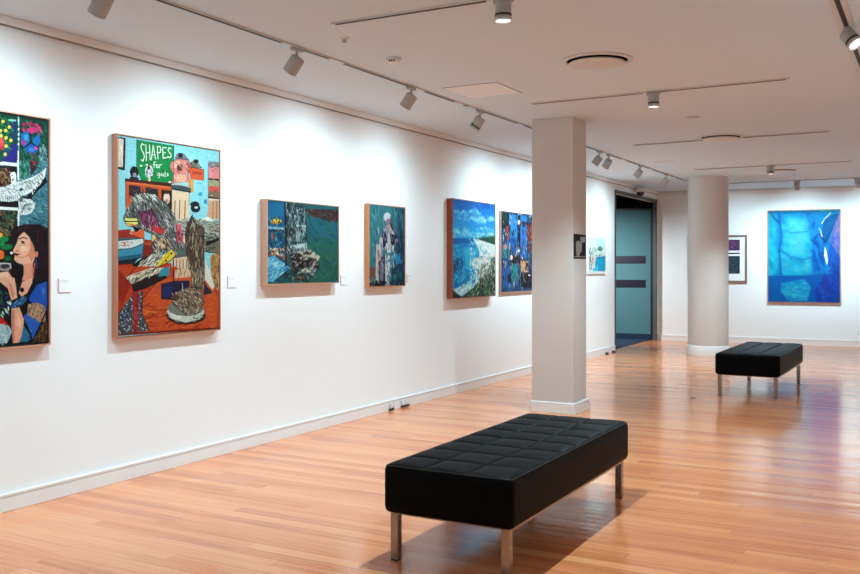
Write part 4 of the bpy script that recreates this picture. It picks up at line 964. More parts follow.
def canvas_mesh(name, parent, w, h, y_front, y_back, pix, edge):
    """stretched canvas: painted front (grid of brush colours) and four solid sides; local x right, z up, front towards -y"""
    ph, pw = pix.shape[:2]
    X = np.linspace(-w/2, w/2, pw); Z = np.linspace(h, 0, ph)
    gx, gz = np.meshgrid(X, Z)
    v = np.stack([gx.ravel(), np.full(gx.size, y_front), gz.ravel()], 1)
    i = np.arange(ph*pw).reshape(ph, pw)
    f = np.stack([i[1:, :-1].ravel(), i[1:, 1:].ravel(), i[:-1, 1:].ravel(), i[:-1, :-1].ravel()], 1)
    n = len(v)
    yb = y_front+0.0006
    bx = np.array([(x, y, z) for z in (0, h) for x, y in ((-w/2, yb), (w/2, yb), (w/2, y_back), (-w/2, y_back))])
    bf = np.array([(0,1,5,4),(1,2,6,5),(2,3,7,6),(3,0,4,7),(3,2,1,0),(4,5,6,7)])+n
    v = np.concatenate([v, bx]); f = np.concatenate([f, bf])
    me = bpy.data.meshes.new(name)
    me.vertices.add(len(v)); me.vertices.foreach_set('co', v.ravel())
    me.loops.add(f.size); me.loops.foreach_set('vertex_index', f.ravel().astype(np.int32))
    me.polygons.add(len(f)); me.polygons.foreach_set('loop_start', np.arange(0, f.size, 4, dtype=np.int32))
    me.update(calc_edges=True)
    ca = me.color_attributes.new('paint', 'FLOAT_COLOR', 'POINT')
    c = np.ones((len(v), 4)); c[:n, :3] = pix.reshape(-1, 3); c[n:, :3] = edge
    ca.data.foreach_set('color', c.ravel())
    me.materials.append(M['canvas'])
    o = bpy.data.objects.new(name, me); C.objects.link(o); o.parent = parent
    return o

def frame_ring(w, h, t, y0, y1, ramp=0.0):
    """rectangular frame of bars t wide, from depth y0 (front) to y1 (wall)"""
    bm = B()
    box(bm, -w/2, -w/2+t, y0, y1, 0, h); box(bm, w/2-t, w/2, y0, y1, 0, h)
    box(bm, -w/2+t, w/2-t, y0, y1, 0, t); box(bm, -w/2+t, w/2-t, y0, y1, h-t, h)
    return bm

def picture(key, label, cat, loc, rotz, w, h, d, framemat, px, seed, t=0.012, gap=0.004, edge=(0.02, 0.015, 0.012), group='paintings on the gallery walls', inset=0.004, sub=None):
    root = thing('framed_painting', label, cat, loc, rotz, group)
    ph = px; cw, ch = w-2*(t+gap), h-2*(t+gap)
    pw = max(40, int(px*cw/ch))
    pix = Paint(pw, ph, seed).run(ART[key])
    c = canvas_mesh('canvas', root, cw, ch, -d+inset, -0.004, pix, edge)
    c.location.z = t+gap
    f = obj('frame', frame_ring(w, h, t, -d, -0.002), framemat, root)
    return root

# ------------------------------------------------------------------ the room
f = B(); prism(f, [(WL-2.0, YN-0.2), (WR+0.2, YN-0.2), (WR+0.2, 18.4), (WL-2.0, 18.4)], -0.12, 0.0); struct('floor', f, 'floor')
f = B(); prism(f, [(WL-0.12, YN-0.2), (WR+0.2, YN-0.2), (WR+0.2, 18.4), (WL-0.12, 18.4)], CEIL, CEIL+0.15); struct('ceiling', f, 'ceil')
DY0, DY1, DZ = 14.86, 17.44, 2.64       # opening of the glazed door in the left wall
f = B()
box(f, WL-0.12, WL, YN-0.1, DY0, 0, CEIL); box(f, WL-0.06, WL, DY1, 18.2, 0, CEIL); box(f, WL-0.12, WL, DY0, DY1, DZ, CEIL)
struct('wall_left', f, 'wall')
e0, e1 = far(-0.0), far(5.6)
f = B(); prism(f, [e0, e1, (e1[0]-0.15*SB, e1[1]+0.15), (e0[0]-0.15*SB, e0[1]+0.15)], 0, CEIL); struct('wall_back', f, 'wall')
f = B(); box(f, WR, WR+0.12, YN-0.1, 18.2, 0, CEIL); struct('wall_right', f, 'wall')
f = B(); box(f, WL-0.12, WR+0.12, YN-0.12, YN, 0, CEIL); struct('wall_front', f, 'wall')
# skirting boards: a flat board with a rebated moulding on top
def skirting(name, x0, x1, y0, y1, out, parent=None):
    pass
f = B()
for a, b in ((YN, DY0-0.05), (DY1+0.012, 17.46)):
    box(f, WL, WL+0.016, a, b, 0, 0.078, 0.002, 1); box(f, WL, WL+0.012, a, b, 0.078, 0.088); box(f, WL, WL+0.019, a, b, 0.084, 0.104, 0.004, 2)
struct('baseboard_left', f, 'trim')
f = B()
def farboard(bm, s0, s1, dep, z0, z1):
    prism(bm, [far(s0, dep), far(s1, dep), far(s1, 0), far(s0, 0)], z0, z1)
farboard(f, 0.02, 5.33, 0.016, 0, 0.078); farboard(f, 0.02, 5.33, 0.011, 0.078, 0.086); farboard(f, 0.02, 5.33, 0.019, 0.084, 0.106)
struct('baseboard_back', f, 'trim')
f = B(); box(f, WR-0.016, WR, YN, 17.9, 0, 0.10, 0.003, 1); struct('baseboard_right', f, 'trim')
# cornice: small cove with a dark strip coloured in for its underside shade
f = B()
box(f, WL, WL+0.034, YN, 17.46, CEIL-0.046, CEIL, 0.003, 1); 
struct('trim_1', f, 'trim')
f = B(); box(f, WL, WL+0.024, YN, 17.46, CEIL-0.0512, CEIL-0.0462); struct('cornice_shade_strip', f, 'cornice_shade')
f = B()
farboard(f, 0.02, 5.33, 0.02, CEIL-0.085, CEIL-0.05); farboard(f, 0.02, 5.33, 0.06, CEIL-0.055, CEIL-0.025); farboard(f, 0.02, 5.33, 0.035, CEIL-0.026, CEIL)
struct('trim_2', f, 'trim')

# lobby beyond the opening
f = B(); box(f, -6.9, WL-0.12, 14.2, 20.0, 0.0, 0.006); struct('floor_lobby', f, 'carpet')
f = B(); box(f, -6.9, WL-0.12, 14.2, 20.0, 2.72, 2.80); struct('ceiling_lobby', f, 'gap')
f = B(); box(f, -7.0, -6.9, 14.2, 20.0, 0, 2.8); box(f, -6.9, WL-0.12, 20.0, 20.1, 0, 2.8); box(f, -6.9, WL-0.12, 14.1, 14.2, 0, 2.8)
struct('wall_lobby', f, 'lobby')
# glazed door
door = bpy.data.objects.new('door_1', None); C.objects.link(door); door['kind'] = 'structure'
f = B()
box(f, WL-0.065, WL+0.012, DY0-0.045, DY0+0.0, 0, DZ+0.045); struct('jamb', f, 'darkframe', door)
f = B(); box(f, WL-0.060, WL+0.008, DY1-0.05, DY1, 0, DZ); struct('jamb', f, 'doorframe', door)
f = B(); box(f, WL-0.060, WL+0.012, DY0-0.0, DY1+0.012, DZ-0.0, DZ+0.045); struct('head', f, 'doorframe', door)
GY = 17.50
f = B(); box(f, -6.3, WL-0.062, GY-0.03, GY+0.03, 2.535, 2.72); struct('transom', f, 'gap', door)
f = B(); box(f, WL-0.130, WL-0.062, GY-0.025, GY+0.025, 0.006, 2.535, 0.004, 1); struct('stile', f, 'darkframe', door)
f = B(); box(f, -6.3, WL-0.130, GY-0.025, GY+0.025, 2.49, 2.535); struct('top_rail', f, 'darkframe', door)
f = B(); box(f, -6.3, WL-0.130, GY-0.025, GY+0.025, 0.006, 0.11); struct('bottom_rail', f, 'carpet', door)
f = B(); box(f, -6.3, WL-0.130, GY-0.006, GY+0.006, 0.11, 2.50); struct('glass_pane', f, 'glass', door)
for z0, z1 in ((1.465, 1.615), (1.0, 1.15)):
    f = B(); box(f, -6.25, -4.895, GY-0.0085, GY-0.0065, z0, z1); bnd = struct('safety_band', f, 'band', door)

# ------------------------------------------------------------------ columns
sq = thing('square_column', 'white square column behind the near bench with a dark notice on its side', 'column', (-3.23, 8.48, 0))
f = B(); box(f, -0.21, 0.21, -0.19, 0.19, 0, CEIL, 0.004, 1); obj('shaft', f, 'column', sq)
f = B(); box(f, -0.226, 0.236, -0.213, 0.24, 0, 0.082, 0.002, 1); box(f, -0.223, 0.233, -0.21, 0.237, 0.082, 0.104, 0.008, 2); obj('base', f, 'trim', sq)
rd = thing('round_column', 'white round column in front of the far wall, partly covering a framed print', 'column', (-3.19, 14.99, 0))
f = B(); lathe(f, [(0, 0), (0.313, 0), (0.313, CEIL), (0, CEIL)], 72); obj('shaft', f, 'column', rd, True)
f = B(); lathe(f, [(0.30, 0), (0.335, 0), (0.335, 0.13), (0.331, 0.136), (0.331, 0.146), (0.318, 0.158), (0.312, 0.158)], 72); obj('base', f, 'trim', rd, True)

# ------------------------------------------------------------------ pictures
def lp(s0, s1, z0): return (WL+0.001, (s0+s1)/2, z0)
picture('P1', 'painting of dark-haired woman in blue beneath a white bird, nearest on left wall', 'painting', lp(2.75, 3.70, .936), PI/2, .95, 1.349, .05, 'wood_pink', 560, 11, t=.008, gap=.005)
picture('P2', 'tall painting of green SHAPES board, gnarled creature and pink torso over a red table', 'painting', lp(4.205, 5.18, .936), PI/2, .975, 1.326, .052, 'wood_tan', 540, 12, t=.007, gap=.006)
picture('P3', 'landscape painting of boats moored on dark green water in pale wooden frame', 'painting', lp(5.695, 6.69, 1.258), PI/2, .995, .679, .07, 'wood_pale', 270, 13, t=.008, gap=.003)
picture('P4', 'small narrow painting of pale seated figure against teal in golden wooden frame', 'painting', lp(7.205, 7.875, 1.21), PI/2, .67, .783, .05, 'wood_gold', 250, 14, t=.007, gap=.003)
picture('P5', 'painting of blue sky, sea and white beach with deep reddish wooden edge', 'painting', lp(8.845, 9.955, 1.055), PI/2, 1.11, 1.093, .074, 'wood_red', 290, 15, t=.006, gap=.003)
picture('P6', 'abstract painting of blue and black blocks, partly hidden behind the square column', 'painting', lp(10.21, 11.25, 1.086), PI/2, 1.04, 1.004, .03, 'wood_pale', 270, 16, t=.006, gap=.003)
picture('P7', 'small pale harbour painting in white frame between square column and glass door', 'painting', lp(13.42, 14.29, 1.295), PI/2, .87, .583, .025, 'frame_white', 140, 17, t=.020, gap=.0, edge=(.7, .7, .7))
P8S0, P8S1, P8B, P8T = 1.988, 3.202, 0.757, 2.428
q = far((P8S0+P8S1)/2, 0.001)
picture('P8', 'large blue and purple abstract painting alone on the far wall at right', 'painting', (q[0], q[1], P8B), BA, P8S1-P8S0, P8T-P8B, .045, 'wood_tan', 340, 18, t=.010, gap=.003)
# framed print behind the round column
P9a, P9b, P9z0, P9z1 = 0.578, 1.632, 1.112, 1.99
q = far((P9a+P9b)/2, 0.001)
pr = thing('framed_print', 'framed print with white mat and brown frame, half hidden behind the round column', 'picture', (q[0], q[1], P9z0), BA)
pw_, ph_ = P9b-P9a, P9z1-P9z0
obj('frame', frame_ring(pw_, ph_, .035, -.035, -.002), 'wood_brown', pr)
f = B(); box(f, -pw_/2+.034, pw_/2-.034, -.018, -.003, .034, ph_-.034); obj('mat_board', f, 'matboard', pr)
def patch(parent, name, x0, x1, z0, z1, y, cols, seed, px=60):
    p_ = Paint(max(20, int(px*(x1-x0)/(z1-z0))), px, seed)
    ops = [('p', cols[0], [-9, -9, 1009, -9, 1009, 1009, -9, 1009])]
    for c in cols[1:]: ops.append(('s', 60, 160, random.Random(seed).choice([0, 90]), 60, list(c), [0, 0, 1000, 0, 1000, 1000, 0, 1000]))
    ops += [('l', (40, 34, 50), 60, [10, 0, 10, 1000]), ('l', (40, 34, 50), 60, [990, 0, 990, 1000]), ('l', (40, 34, 50), 60, [0, 10, 1000, 10]), ('l', (40, 34, 50), 50, [0, 990, 1000, 990])]
    c = canvas_mesh(name, parent, x1-x0, z1-z0, y, y+.002, p_.run(ops), (.1, .1, .1))
    c.location = ((x0+x1)/2, 0, z0)
m0 = (P9a+P9b)/2
patch(pr, 'print', 0.70-m0, 1.505-m0, 1.704-P9z0, 1.906-P9z0, -.0205, [(96, 62, 112), (140, 84, 140), (170, 100, 120), (70, 60, 130)], 31)
patch(pr, 'print', 0.70-m0, 1.505-m0, 1.276-P9z0, 1.603-P9z0, -.0205, [(52, 78, 92), (70, 110, 120), (90, 60, 100), (40, 60, 80)], 32)
f = B(); box(f, 0.70-m0, 1.505-m0, -.0200, -.0185, 1.64-P9z0, 1.665-P9z0); obj('print', f, 'band', pr)
# notice on the side of the square column
nt_ = thing('notice', 'small dark notice with pale printed sheets on the side of the square column', 'notice', (-3.0195, 8.478, 1.48), PI/2)
p_ = Paint(120, 90, 41)
p_.run([])
p_.a[:] = (18, 14, 18)
ops = [('p', (18, 14, 18), [-9, -9, 1009, -9, 1009, 1009, -9, 1009]),
       ('p', (168, 160, 160), [180, 340, 330, 250, 480, 300, 500, 760, 420, 900, 230, 900, 170, 700]),
       ('p', (190, 178, 184), [500, 110, 900, 90, 920, 300, 700, 340, 560, 300]),
       ('p', (176, 168, 172), [490, 300, 640, 320, 640, 700, 520, 740]),
       ('s', 60, 90, 8, 24, [120, 112, 116, 205, 200, 200, 150, 142, 146], [180, 340, 480, 300, 640, 700, 420, 880, 230, 880]),
       ('l', (170, 160, 168), 40, [60, 915, 950, 915])]
c = canvas_mesh('printed_sheet', nt_, .345, .236, -.004, -.001, p_.run(ops), (.01, .01, .01))

# ------------------------------------------------------------------ wall labels (small cards beside the pictures)
def card(loc, rotz, label):
    r = thing('wall_label', label, 'label', loc, rotz, 'small white cards beside the pictures')
    f = B(); box(f, -.045, .045, -.006, -.0005, 0, .085, .001, 1); obj('card', f, 'card', r)
    f = B(); box(f, -.0495, -.045, -.0062, -.0005, 0, .085); obj('card_edge_shade', f, 'cardshade', r)  # strip tinted as the shaded left side of the card
    f = B()
    for k, wdt in enumerate((.05, .064)): box(f, -.035, -.035+wdt, -.0066, -.006, .072-k*.011, .0755-k*.011)
    obj('printing', f, 'ink', r)
for yy, zz, tx in ((3.84, 1.245, 'small white card on left wall right of the woman with bird painting'),
                   (5.36, 1.245, 'small white card on left wall right of the green SHAPES board painting'),
                   (6.86, 1.24, 'small white card on left wall right of the harbour boats painting'),
                   (8.03, 1.24, 'small white card on left wall right of the seated figure painting')):
    card((WL+.0005, yy, zz), PI/2, tx)
for s_, tx in ((1.76, 'small white card on far wall right of the print behind round column'), (3.33, 'small white card on far wall right of the large blue painting')):
    q = far(s_, .0005); card((q[0], q[1], 1.24), BA, tx)

# ------------------------------------------------------------------ sockets along the left skirting
def socket(y, w, label, n):
    r = thing('skirting_socket', label, 'socket', (WL+.017, y, 0.012), PI/2, 'sockets on the left skirting board')
    f = B(); box(f, -w/2, w/2, -.012, 0, .012, .062, .003, 2); obj('plate', f, 'white', r)
    f = B(); box(f, -w/2, w/2, -.014, 0, -.006, .012, .001, 1); obj('plug_recess', f, 'black', r)
    for k in range(n):
        x = (k-(n-1)/2)*w/n
        f = B(); box(f, x-.012, x+.012, -.0155, -.011, .028, .05, .002, 1); obj('switch', f, 'card', r)
socket(7.655, .085, 'single white socket on the left skirting, nearer of the two before the column', 1)
socket(7.915, .155, 'double white socket on the left skirting, closer to the square column', 2)
for yy, tx in ((14.28, 'tiny dark floor stop at left skirting, farther from the glass door'), (14.62, 'tiny dark floor stop at left skirting, right beside the glass door')):
    r = thing('door_stop', tx, 'door stop', (WL+.045, yy, 0), 0, 'dark stops at the skirting by the door')
    f = B(); lathe(f, [(0, 0), (.028, 0), (.028, .02), (.02, .03), (0, .03)], 20); obj('stop_body', f, 'black', r, True)
f = B(); lathe(f, [(0, 0), (.032, 0), (.032, .002), (.022, .005), (0, .005)], 28)
tag(obj('floor_plug', f, 'slot', smooth=True, loc=(-2.27, 9.95, 0)), 'tiny dark round plug in the floorboards left of the far bench', 'floor plug')

# ------------------------------------------------------------------ benches
BW, BL, BZ0, BZ1 = 0.672, 1.76, 0.232, 0.463
def rounded_cushion():
    bm = B(); r = 0.028
    w, l = BW/2, BL/2
    zs = [BZ0+(BZ1-BZ0)*t for t in np.linspace(0, 1, 9)]
    nx, ny = 60, 150
    xs = np.linspace(-w, w, nx+1); ys = np.linspace(-l, l, ny+1)
    cx, cy, cz = 3, 8, 0
    seamx = [w*(-1+2*i/3) for i in range(1, 3)]; seamy = [l*(-1+2*i/8) for i in range(1, 8)]
    def shape(p):
        x, y, z = p
        q = Vector((max(-w+r, min(w-r, x)), max(-l+r, min(l-r, y)), max(BZ0+r, min(BZ1-r, z))))
        d = Vector(p)-q
        if d.length > 1e-7:
            d = d.normalized()*r
        v = q+d
        if z >= BZ1-1e-6:
            g = 0.0
            for s in seamx: g = max(g, math.exp(-((x-s)/0.0075)**2))
            for s in seamy: g = max(g, math.exp(-((y-s)/0.0075)**2))
            fx = ((x+w)/(2*w)*3) % 1; fy = ((y+l)/(2*l)*8) % 1
            dome = (math.sin(PI*fx)*math.sin(PI*fy))**0.6 if 0 < fx < 1 and 0 < fy < 1 else 0
            fall = min(1, (w-abs(x))/0.05)*min(1, (l-abs(y))/0.05)
            v.z += (0.008*dome - 0.010*g)*max(0, fall)
        return v
    cache = {}
    def vt(x, y, z):
        k = (round(x, 5), round(y, 5), round(z, 5))
        if k not in cache: cache[k] = bm.verts.new(shape((x, y, z)))
        return cache[k]
    for z, flip in ((BZ0, True), (BZ1, False)):
        for i in range(nx):
            for j in range(ny):
                q = [vt(xs[i], ys[j], z), vt(xs[i+1], ys[j], z), vt(xs[i+1], ys[j+1], z), vt(xs[i], ys[j+1], z)]
                bm.faces.new(q[::-1] if flip else q)
    for k in range(8):
        for i in range(nx):
            bm.faces.new([vt(xs[i], -l, zs[k]), vt(xs[i+1], -l, zs[k]), vt(xs[i+1], -l, zs[k+1]), vt(xs[i], -l, zs[k+1])])
            bm.faces.new([vt(xs[i+1], l, zs[k]), vt(xs[i], l, zs[k]), vt(xs[i], l, zs[k+1]), vt(xs[i+1], l, zs[k+1])])
        for j in range(ny):
            bm.faces.new([vt(-w, ys[j+1], zs[k]), vt(-w, ys[j], zs[k]), vt(-w, ys[j], zs[k+1]), vt(-w, ys[j+1], zs[k+1])])
            bm.faces.new([vt(w, ys[j], zs[k]), vt(w, ys[j+1], zs[k]), vt(w, ys[j+1], zs[k+1]), vt(w, ys[j], zs[k+1])])
    return bm
bench = thing('bench', 'black tufted leather bench on steel legs in the foreground', 'bench', (-1.972, 4.60, 0), 0.0, 'black leather gallery benches')
obj('cushion', rounded_cushion(), 'leather', bench, True)
f = B(); w, l, zz, rc = BW/2-.0105, BL/2-.0105, BZ1-.0085, .012
loop = []
for cx_, cy_, a0 in ((w-rc, l-rc, 0), (-w+rc, l-rc, 90), (-w+rc, -l+rc, 180), (w-rc, -l+rc, 270)):
    for k in range(5):
        a_ = math.radians(a0+22.5*k); loop.append((cx_+rc*math.cos(a_), cy_+rc*math.sin(a_), zz))
loop.append(loop[0])
tube(f, loop, .0036)
obj('piping', f, 'piping', bench, True)
f = B(); LO = .027
box(f, BW/2-LO-.03, BW/2-LO, -BL/2+.05, BL/2-.05, BZ0-.018, BZ0, .002, 1); box(f, -BW/2+LO, -BW/2+LO+.03, -BL/2+.05, BL/2-.05, BZ0-.018, BZ0, .002, 1)
box(f, -BW/2+.05, BW/2-.05, -BL/2+LO, -BL/2+LO+.03, BZ0-.008, BZ0, .002, 1); box(f, -BW/2+.05, BW/2-.05, BL/2-LO-.03, BL/2-LO, BZ0-.008, BZ0, .002, 1)
obj('base_frame', f, 'steel', bench)
legs = [(sx*(BW/2-LO-.02), sy*(BL/2-LO-.02)) for sx in (-1, 1) for sy in (-1, 1)]
leg_mesh = None
for (x, y) in legs:
    f = B(); box(f, -.02, .02, -.02, .02, 0.006, BZ0-.0, .002, 1)
    lg = obj('leg', f, 'steel', bench, loc=(x, y, 0))
    f = B(); box(f, -.018, .018, -.018, .018, 0.0, 0.008); obj('foot', f, 'black', lg)
b2 = bench.copy(); C.objects.link(b2); b2.location = (-1.766, 11.136, 0); b2.rotation_euler.z = -0.012
b2['label'] = 'black leather bench at the back, in front of the far wall'
for ch in list(bench.children):
    c_ = ch.copy(); C.objects.link(c_); c_.parent = b2
    for g_ in ch.children:
        d_ = g_.copy(); C.objects.link(d_); d_.parent = c_

# ------------------------------------------------------------------ lighting tracks
def track(length, loc, rotz, label, gaps, group='slim lighting tracks on the ceiling', w=.036, slotw=.02):
    """track along local +x from the origin"""
    r = thing('lighting_track', label, 'track', loc, rotz, group)
    f = B(); box(f, 0, length, -w/2, w/2, -.010, 0, .002, 1); obj('rail', f, 'track_body', r)
    f = B(); p = 0.03
    for a, b in list(gaps)+[(length-.03, length)]:
        if a > p: box(f, p, a, -slotw/2, slotw/2, -.0125, -.0095)
        p = max(p, b)
    obj('slot', f, 'slot', r)
    return r
M['track_body'] = mat('track_white', (0.60, 0.585, 0.575, 1), 0.45, noise=0.02)
LT = -3.625
track(17.6, (LT, -2.2, CEIL), PI/2, 'long lighting track running beside the left wall towards the door', [(k-.09+2.2, k+.09+2.2) for k in (4.72, 5.24, 6.4, 7.1, 7.35, 8.45, 11.1, 11.9, 12.6, 13.2, 14.2, 14.6)], slotw=.02)
track(17.6, (-.462, -2.2, CEIL), PI/2, 'lighting track at the right edge of the ceiling', [(8.12, 8.3)], w=.085, slotw=.026)
for y_, tx, dy in ((4.44, 'short crosswise track overhead, nearest to the viewer', 0), (7.44, 'crosswise ceiling track just beyond the larger round vent', -.05), (10.54, 'crosswise ceiling track passing the middle round vent', -.09), (13.62, 'crosswise ceiling track by the farthest round vent', -.1), (16.12, 'crosswise ceiling track closest to the far wall', 0)):
    track(2.14, (-3.105, y_, CEIL), math.atan2(dy, 2.14), tx, [(1.0, 1.1)], w=.034, slotw=.021)

def spot_head(x, y, aim, label, ring, lit, group, rotz=0.0, drop=.055):
    """track spotlight: adapter on the track, bracket and a short tilted cylinder"""
    r = thing('track_spotlight', label, 'spotlight', (x, y, CEIL-.0125), 0, group)
    f = B(); box(f, -.014, .014, -.055, .055, -.022, 0, .003, 1)
    a_ = obj('adapter', f, 'light_grey', r)
    if rotz: a_.rotation_euler.z = rotz
    d = Vector(aim).normalized()
    piv = Vector((0, 0, -.022-drop))
    f = B(); tube(f, [(0, 0, -.018), (0, 0, -.022-drop*.5), (0, 0, -.022-drop)], .009, 10); obj('bracket', f, 'light_grey', r, True)
    R_, L_ = (.043, .10) if lit else (.047, .115)
    rot = Vector((0, 0, -1)).rotation_difference(d).to_matrix().to_4x4()
    base = piv + d*(-.02)
    mt = Matrix.Translation(base) @ rot
    f = B(); lathe(f, [(0, .0), (R_-.008, 0), (R_, -.008), (R_, -L_), (R_-.006, -L_), (R_-.006, -L_+.01), (0, -L_+.012)], 32, mt); obj('body', f, 'head_body', r, True)
    if ring:
        f = B(); lathe(f, [(R_+.0005, -L_+.030), (R_+.002, -L_+.030), (R_+.002, -L_+.018), (R_+.0005, -L_+.018)], 32, mt); obj('dark_ring', f, 'black', r, True)
        f = B(); lathe(f, [(R_-.004, -L_+.004), (R_+.006, -L_+.004), (R_+.006, -L_-.008), (R_-.002, -L_-.008), (R_-.004, -L_+.004)], 32, mt); obj('lens_rim', f, 'white', r, True)
    f = B(); lathe(f, [(0, -L_+.002), (R_-.007, -L_+.002), (R_-.007, -L_-.002), (0, -L_-.002)], 32, mt); obj('lens', f, 'lens' if lit else 'lens_off', r, True)
    p = Vector((x, y, CEIL-.0125)) + base + d*(L_+.012)
    return p, d
M['head_body'] = mat('spotlight_grey', (0.40, 0.385, 0.37, 1), 0.5, noise=0.04)
def lamp(p, d, watts, size=70, blend=.8, col=LAMP if 'LAMP' in globals() else (1, 1, 1), rad=.03):
    ld = bpy.data.lights.new('spot_lamp', 'SPOT'); ld.energy = watts; ld.spot_size = math.radians(size); ld.spot_blend = blend
    ld.color = col; ld.shadow_soft_size = rad
    o = bpy.data.objects.new('spot_lamp', ld); C.objects.link(o); o.location = p
    o.rotation_euler = Vector((0, 0, -1)).rotation_difference(Vector(d).normalized()).to_euler()
    return o

COOL = (0.685, 1.0, 1.13)
WALLW, DOWNW, FARW = 147.0, 380.0, 275.0
LOBBYW = 800
AIMZ = 1.35
GL = 'grey track spotlights along the left track'
for y_, ty, tz, tx, ring in (
    (3.22, 3.22, 1.45, 'grey track spotlight cut off by the top edge, nearest on left track', False),
    (4.79, 4.72, 1.45, 'grey track spotlight on left track opposite the green SHAPES board painting', False),
    (6.27, 6.20, 1.45, 'grey track spotlight on left track opposite the harbour boats painting', False),
    (7.52, 7.45, 1.45, 'small track spotlight with dark ring on left track, before the square column', True),
    (9.75, 9.75, 1.45, 'grey track spotlight on left track covered by the square column', False),
    (10.88, 10.75, 1.45, 'left one of two close grey spotlights right of the square column', False),
    (11.26, 11.7, 1.45, 'right one of two close grey spotlights right of the square column', False),
    (12.66, 12.7, 1.45, 'single grey track spotlight above the small pale harbour painting', False),
    (14.09, 13.95, 1.45, 'last small grey spotlight on left track, above the glass door', False)):
    p, d = spot_head(LT, y_, (WL-LT, ty-y_, AIMZ-2.72), tx, ring, False, GL)
    lamp(p, d, WALLW*{7.52: .75, 12.66: 1.3}.get(y_, 1.0), 136, 1.0, COOL)
for y_, ty in ((1.9, 1.85), (0.4, 0.4)):   # unseen extra spotlights, added to light the near end of the wall
    p, d = spot_head(LT, y_, (WL-LT, ty-y_, AIMZ-2.72), 'added unseen spotlight on left track behind the viewer at %s' % ('the bench side' if y_ > 1 else 'the entrance side'), False, False, GL)
    lamp(p, d, WALLW, 136, 1.0, COOL)
GC = 'downward track spotlights with lit lenses'
for x_, y_, tx in ((-2.005, 4.44, 'lit downward spotlight with dark ring at top, above near bench'),
                   (-2.01, 7.41, 'lit downward spotlight with dark ring between the two round vents'),
                   (-2.03, 13.57, 'small dark downward spotlight hanging beside the farthest round vent')):
    p, d = spot_head(x_, y_, (0, 0.001, -1), tx, True, True, GC, PI/2, drop=.008)
    lamp(p, d, DOWNW, 125, .6, COOL, rad=.028)
p, d = spot_head(-.462, 5.98, (.55, -.30, -.75), 'lit tilted spotlight on the right ceiling track', True, True, GC, 0, drop=.015)
lamp(p, d, WALLW, 80, 1.0, COOL)
for y_ in (0.6, 2.4, 4.2, 7.8, 9.6, 11.4, 13.2, 15.0):  # unseen lamps without fixtures, added for bounce light off the right wall
    lamp((-.40, y_, 2.68), (1.0, 0, -1.7), WALLW*.2, 96, 1.0, COOL)
GB = 'grey spotlights lighting the far wall'
for x_, s_, tx in ((-2.0, 2.6, 'small grey spotlight hanging above the large blue painting'), (-1.09, 3.9, 'small grey spotlight near the right edge, close to far wall')):
    q = far(s_)
    p, d = spot_head(x_, 16.12, (q[0]-x_, q[1]-16.12, 1.5-2.72), tx, False, False, GB, PI/2, drop=.04)
    lamp(p, d, FARW, 92, 1.0, COOL)
q = far(1.5)
lamp((-2.75, 16.1, 2.68), (q[0]+2.75, q[1]-16.1, -1.2), FARW*.5, 92, 1.0, COOL)  # added lamp without a fixture, brightens the far wall by the print
lamp((-3.05, -.2, 2.6), (0, -1, -.9), WALLW, 110, 1.0, COOL); lamp((-1.2, -.2, 2.6), (0, -1, -.9), WALLW, 110, 1.0, COOL)  # two added lamps, no fixtures, for the wall behind the camera
# unseen lobby lamps without fixtures, added to light the door glass
lamp((-6.5, 15.6, 2.5), (.45, .9, -1.0), LOBBYW if 'LOBBYW' in globals() else 30, 100, 1.0, (.85, .97, 1.0), rad=.1)
lamp((-6.4, 18.3, 2.5), (.6, .5, -1), 240, 140, 1.0, (.8, .97, 1.0), rad=.1)

# ------------------------------------------------------------------ ceiling fittings
for x_, y_, tx in ((-2.05, 6.11, 'largest round white ceiling vent with dark gap'), (-2.07, 10.36, 'middle round ceiling vent crossed by a track'), (-2.0, 14.35, 'farthest round ceiling vent with a spotlight beside it')):
    r = thing('ceiling_vent', tx, 'vent', (x_, y_, CEIL), 0, 'round ceiling vents')
    f = B(); lathe(f, [(.205, -.001), (.245, -.001), (.245, -.006), (.235, -.012), (.212, -.012), (.205, -.001)], 64); obj('flange', f, 'white', r, True)
    f = B(); lathe(f, [(0, -.001), (.21, -.001), (.208, -.004), (0, -.004)], 64); obj('duct', f, 'gap', r, True)
    f = B(); lathe(f, [(0, -.010), (.185, -.018), (.196, -.026), (.19, -.032), (.06, -.042), (.045, -.046), (0, -.046)], 64); obj('diffuser_plate', f, 'white', r, True)
h = thing('access_hatch', 'square flush white access hatch in the ceiling beside the left track', 'hatch', (-3.215, 6.71, CEIL+.002))
f = B(); box(f, -.235, .235, -.235, .235, -.006, -.0, .001, 1); obj('panel', f, 'panel', h)
f = B(); box(f, -.243, .243, -.243, .243, -.0032, .0002); obj('shadow_gap', f, 'slot', h)
s = thing('smoke_detector', 'small white smoke detector on the ceiling right of the left track', 'smoke detector', (-3.25, 5.38, CEIL))
f = B(); lathe(f, [(0, 0), (.052, 0), (.052, -.012), (.045, -.018), (.04, -.018)], 36); obj('base', f, 'white', s, True)
f = B(); lathe(f, [(.040, -.014), (.040, -.032), (.03, -.040), (0, -.042)], 36); obj('cover', f, 'card', s, True)
for k in range(3):
    a = -1.75+.4*k
    f = B(); box(f, -.0035, .0035, -.004, .004, -.030, -.019); obj('vent_slot', f, 'gap', s, loc=(.0405*math.cos(a), .0405*math.sin(a), 0), rot=(0, 0, a+PI/2))
s = thing('sprinkler_head', 'tiny white sprinkler boss on the ceiling near the front crosswise track', 'sprinkler', (-3.235, 4.76, CEIL+.002))
f = B(); lathe(f, [(0, 0), (.036, 0), (.034, -.006), (.016, -.008), (.014, -.024), (0, -.026)], 28); obj('escutcheon', f, 'white', s, True)
f = B(); lathe(f, [(0, -.024), (.012, -.026), (.012, -.032), (0, -.034)], 20); obj('plug', f, 'light_grey', s, True)
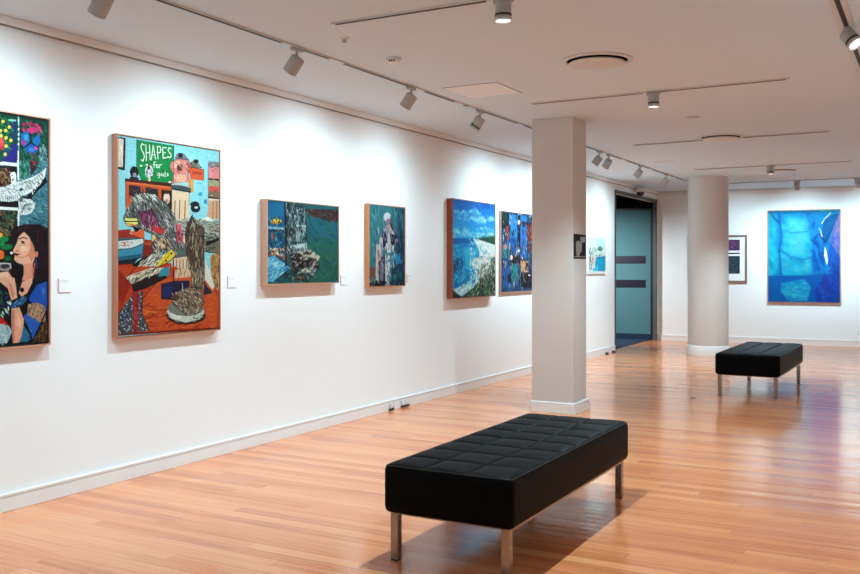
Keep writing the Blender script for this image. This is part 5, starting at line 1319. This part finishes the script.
s = thing('ceiling_sensor', 'faint small round ceiling sensor between the second and third crosswise tracks', 'sensor', (-2.03, 8.87, CEIL))
f = B(); lathe(f, [(0, 0), (.06, 0), (.055, -.008), (0, -.012)], 28); obj('cover', f, 'light_grey', s, True)
s = thing('speaker_grille', 'faint round white ceiling speaker right of the left track near round column', 'speaker', (-3.24, 12.47, CEIL+.002))
f = B(); lathe(f, [(0, -.004), (.10, -.006), (.112, -.010), (.13, -.008), (.135, 0), (0, 0)], 40); obj('grille', f, 'white', s, True)
# dome camera above the door
s = thing('dome_camera', 'white dome security camera with black lens above the glass door', 'security camera', (WL+.02, 15.9, 2.725), 0)
f = B(); box(f, -.018, .02, -.05, .05, .0, .06, .006, 2); obj('wall_plate', f, 'white', s, True)
f = B(); lathe(f, [(0, .075), (.07, .075), (.098, .055), (.10, .03), (.096, .0), (.07, -.012), (0, -.012)], 36, Matrix.Translation((.105, 0, 0))); obj('housing', f, 'white', s, True)
f = B(); lathe(f, [(.068, -.008), (.068, -.03), (.055, -.062), (.03, -.08), (0, -.086)], 32, Matrix.Translation((.105, 0, 0))); obj('lens_dome', f, 'black', s, True)

# ------------------------------------------------------------------ camera, world, view
F = 918.0
cd = bpy.data.cameras.new('camera'); cam = bpy.data.objects.new('camera', cd); C.objects.link(cam)
cd.sensor_fit = 'HORIZONTAL'; cd.sensor_width = 36.0; cd.lens = 36.0*F/860.0
cd.shift_y = -(287.0-267.0)/860.0
cd.clip_start = 0.05; cd.clip_end = 100
cam.location = (0, 0, 1.4); cam.rotation_euler = (PI/2, 0, math.atan2(506, F))
bpy.context.scene.camera = cam
wd = bpy.data.worlds.new('world'); bpy.context.scene.world = wd; wd.use_nodes = True
wd.node_tree.nodes['Background'].inputs[0].default_value = (0.5, 0.5, 0.5, 1); wd.node_tree.nodes['Background'].inputs[1].default_value = 0.05
sc = bpy.context.scene
sc.view_settings.view_transform = 'Standard'; sc.view_settings.look = 'None'; sc.view_settings.gamma = 1.0
sc.view_settings.use_curve_mapping = False
sc.view_settings.exposure = -0.46
sc.cycles.use_denoising = True
sc.cycles.max_bounces = 10; sc.cycles.diffuse_bounces = 6; sc.cycles.glossy_bounces = 4
sc.cycles.sample_clamp_indirect = 6.0
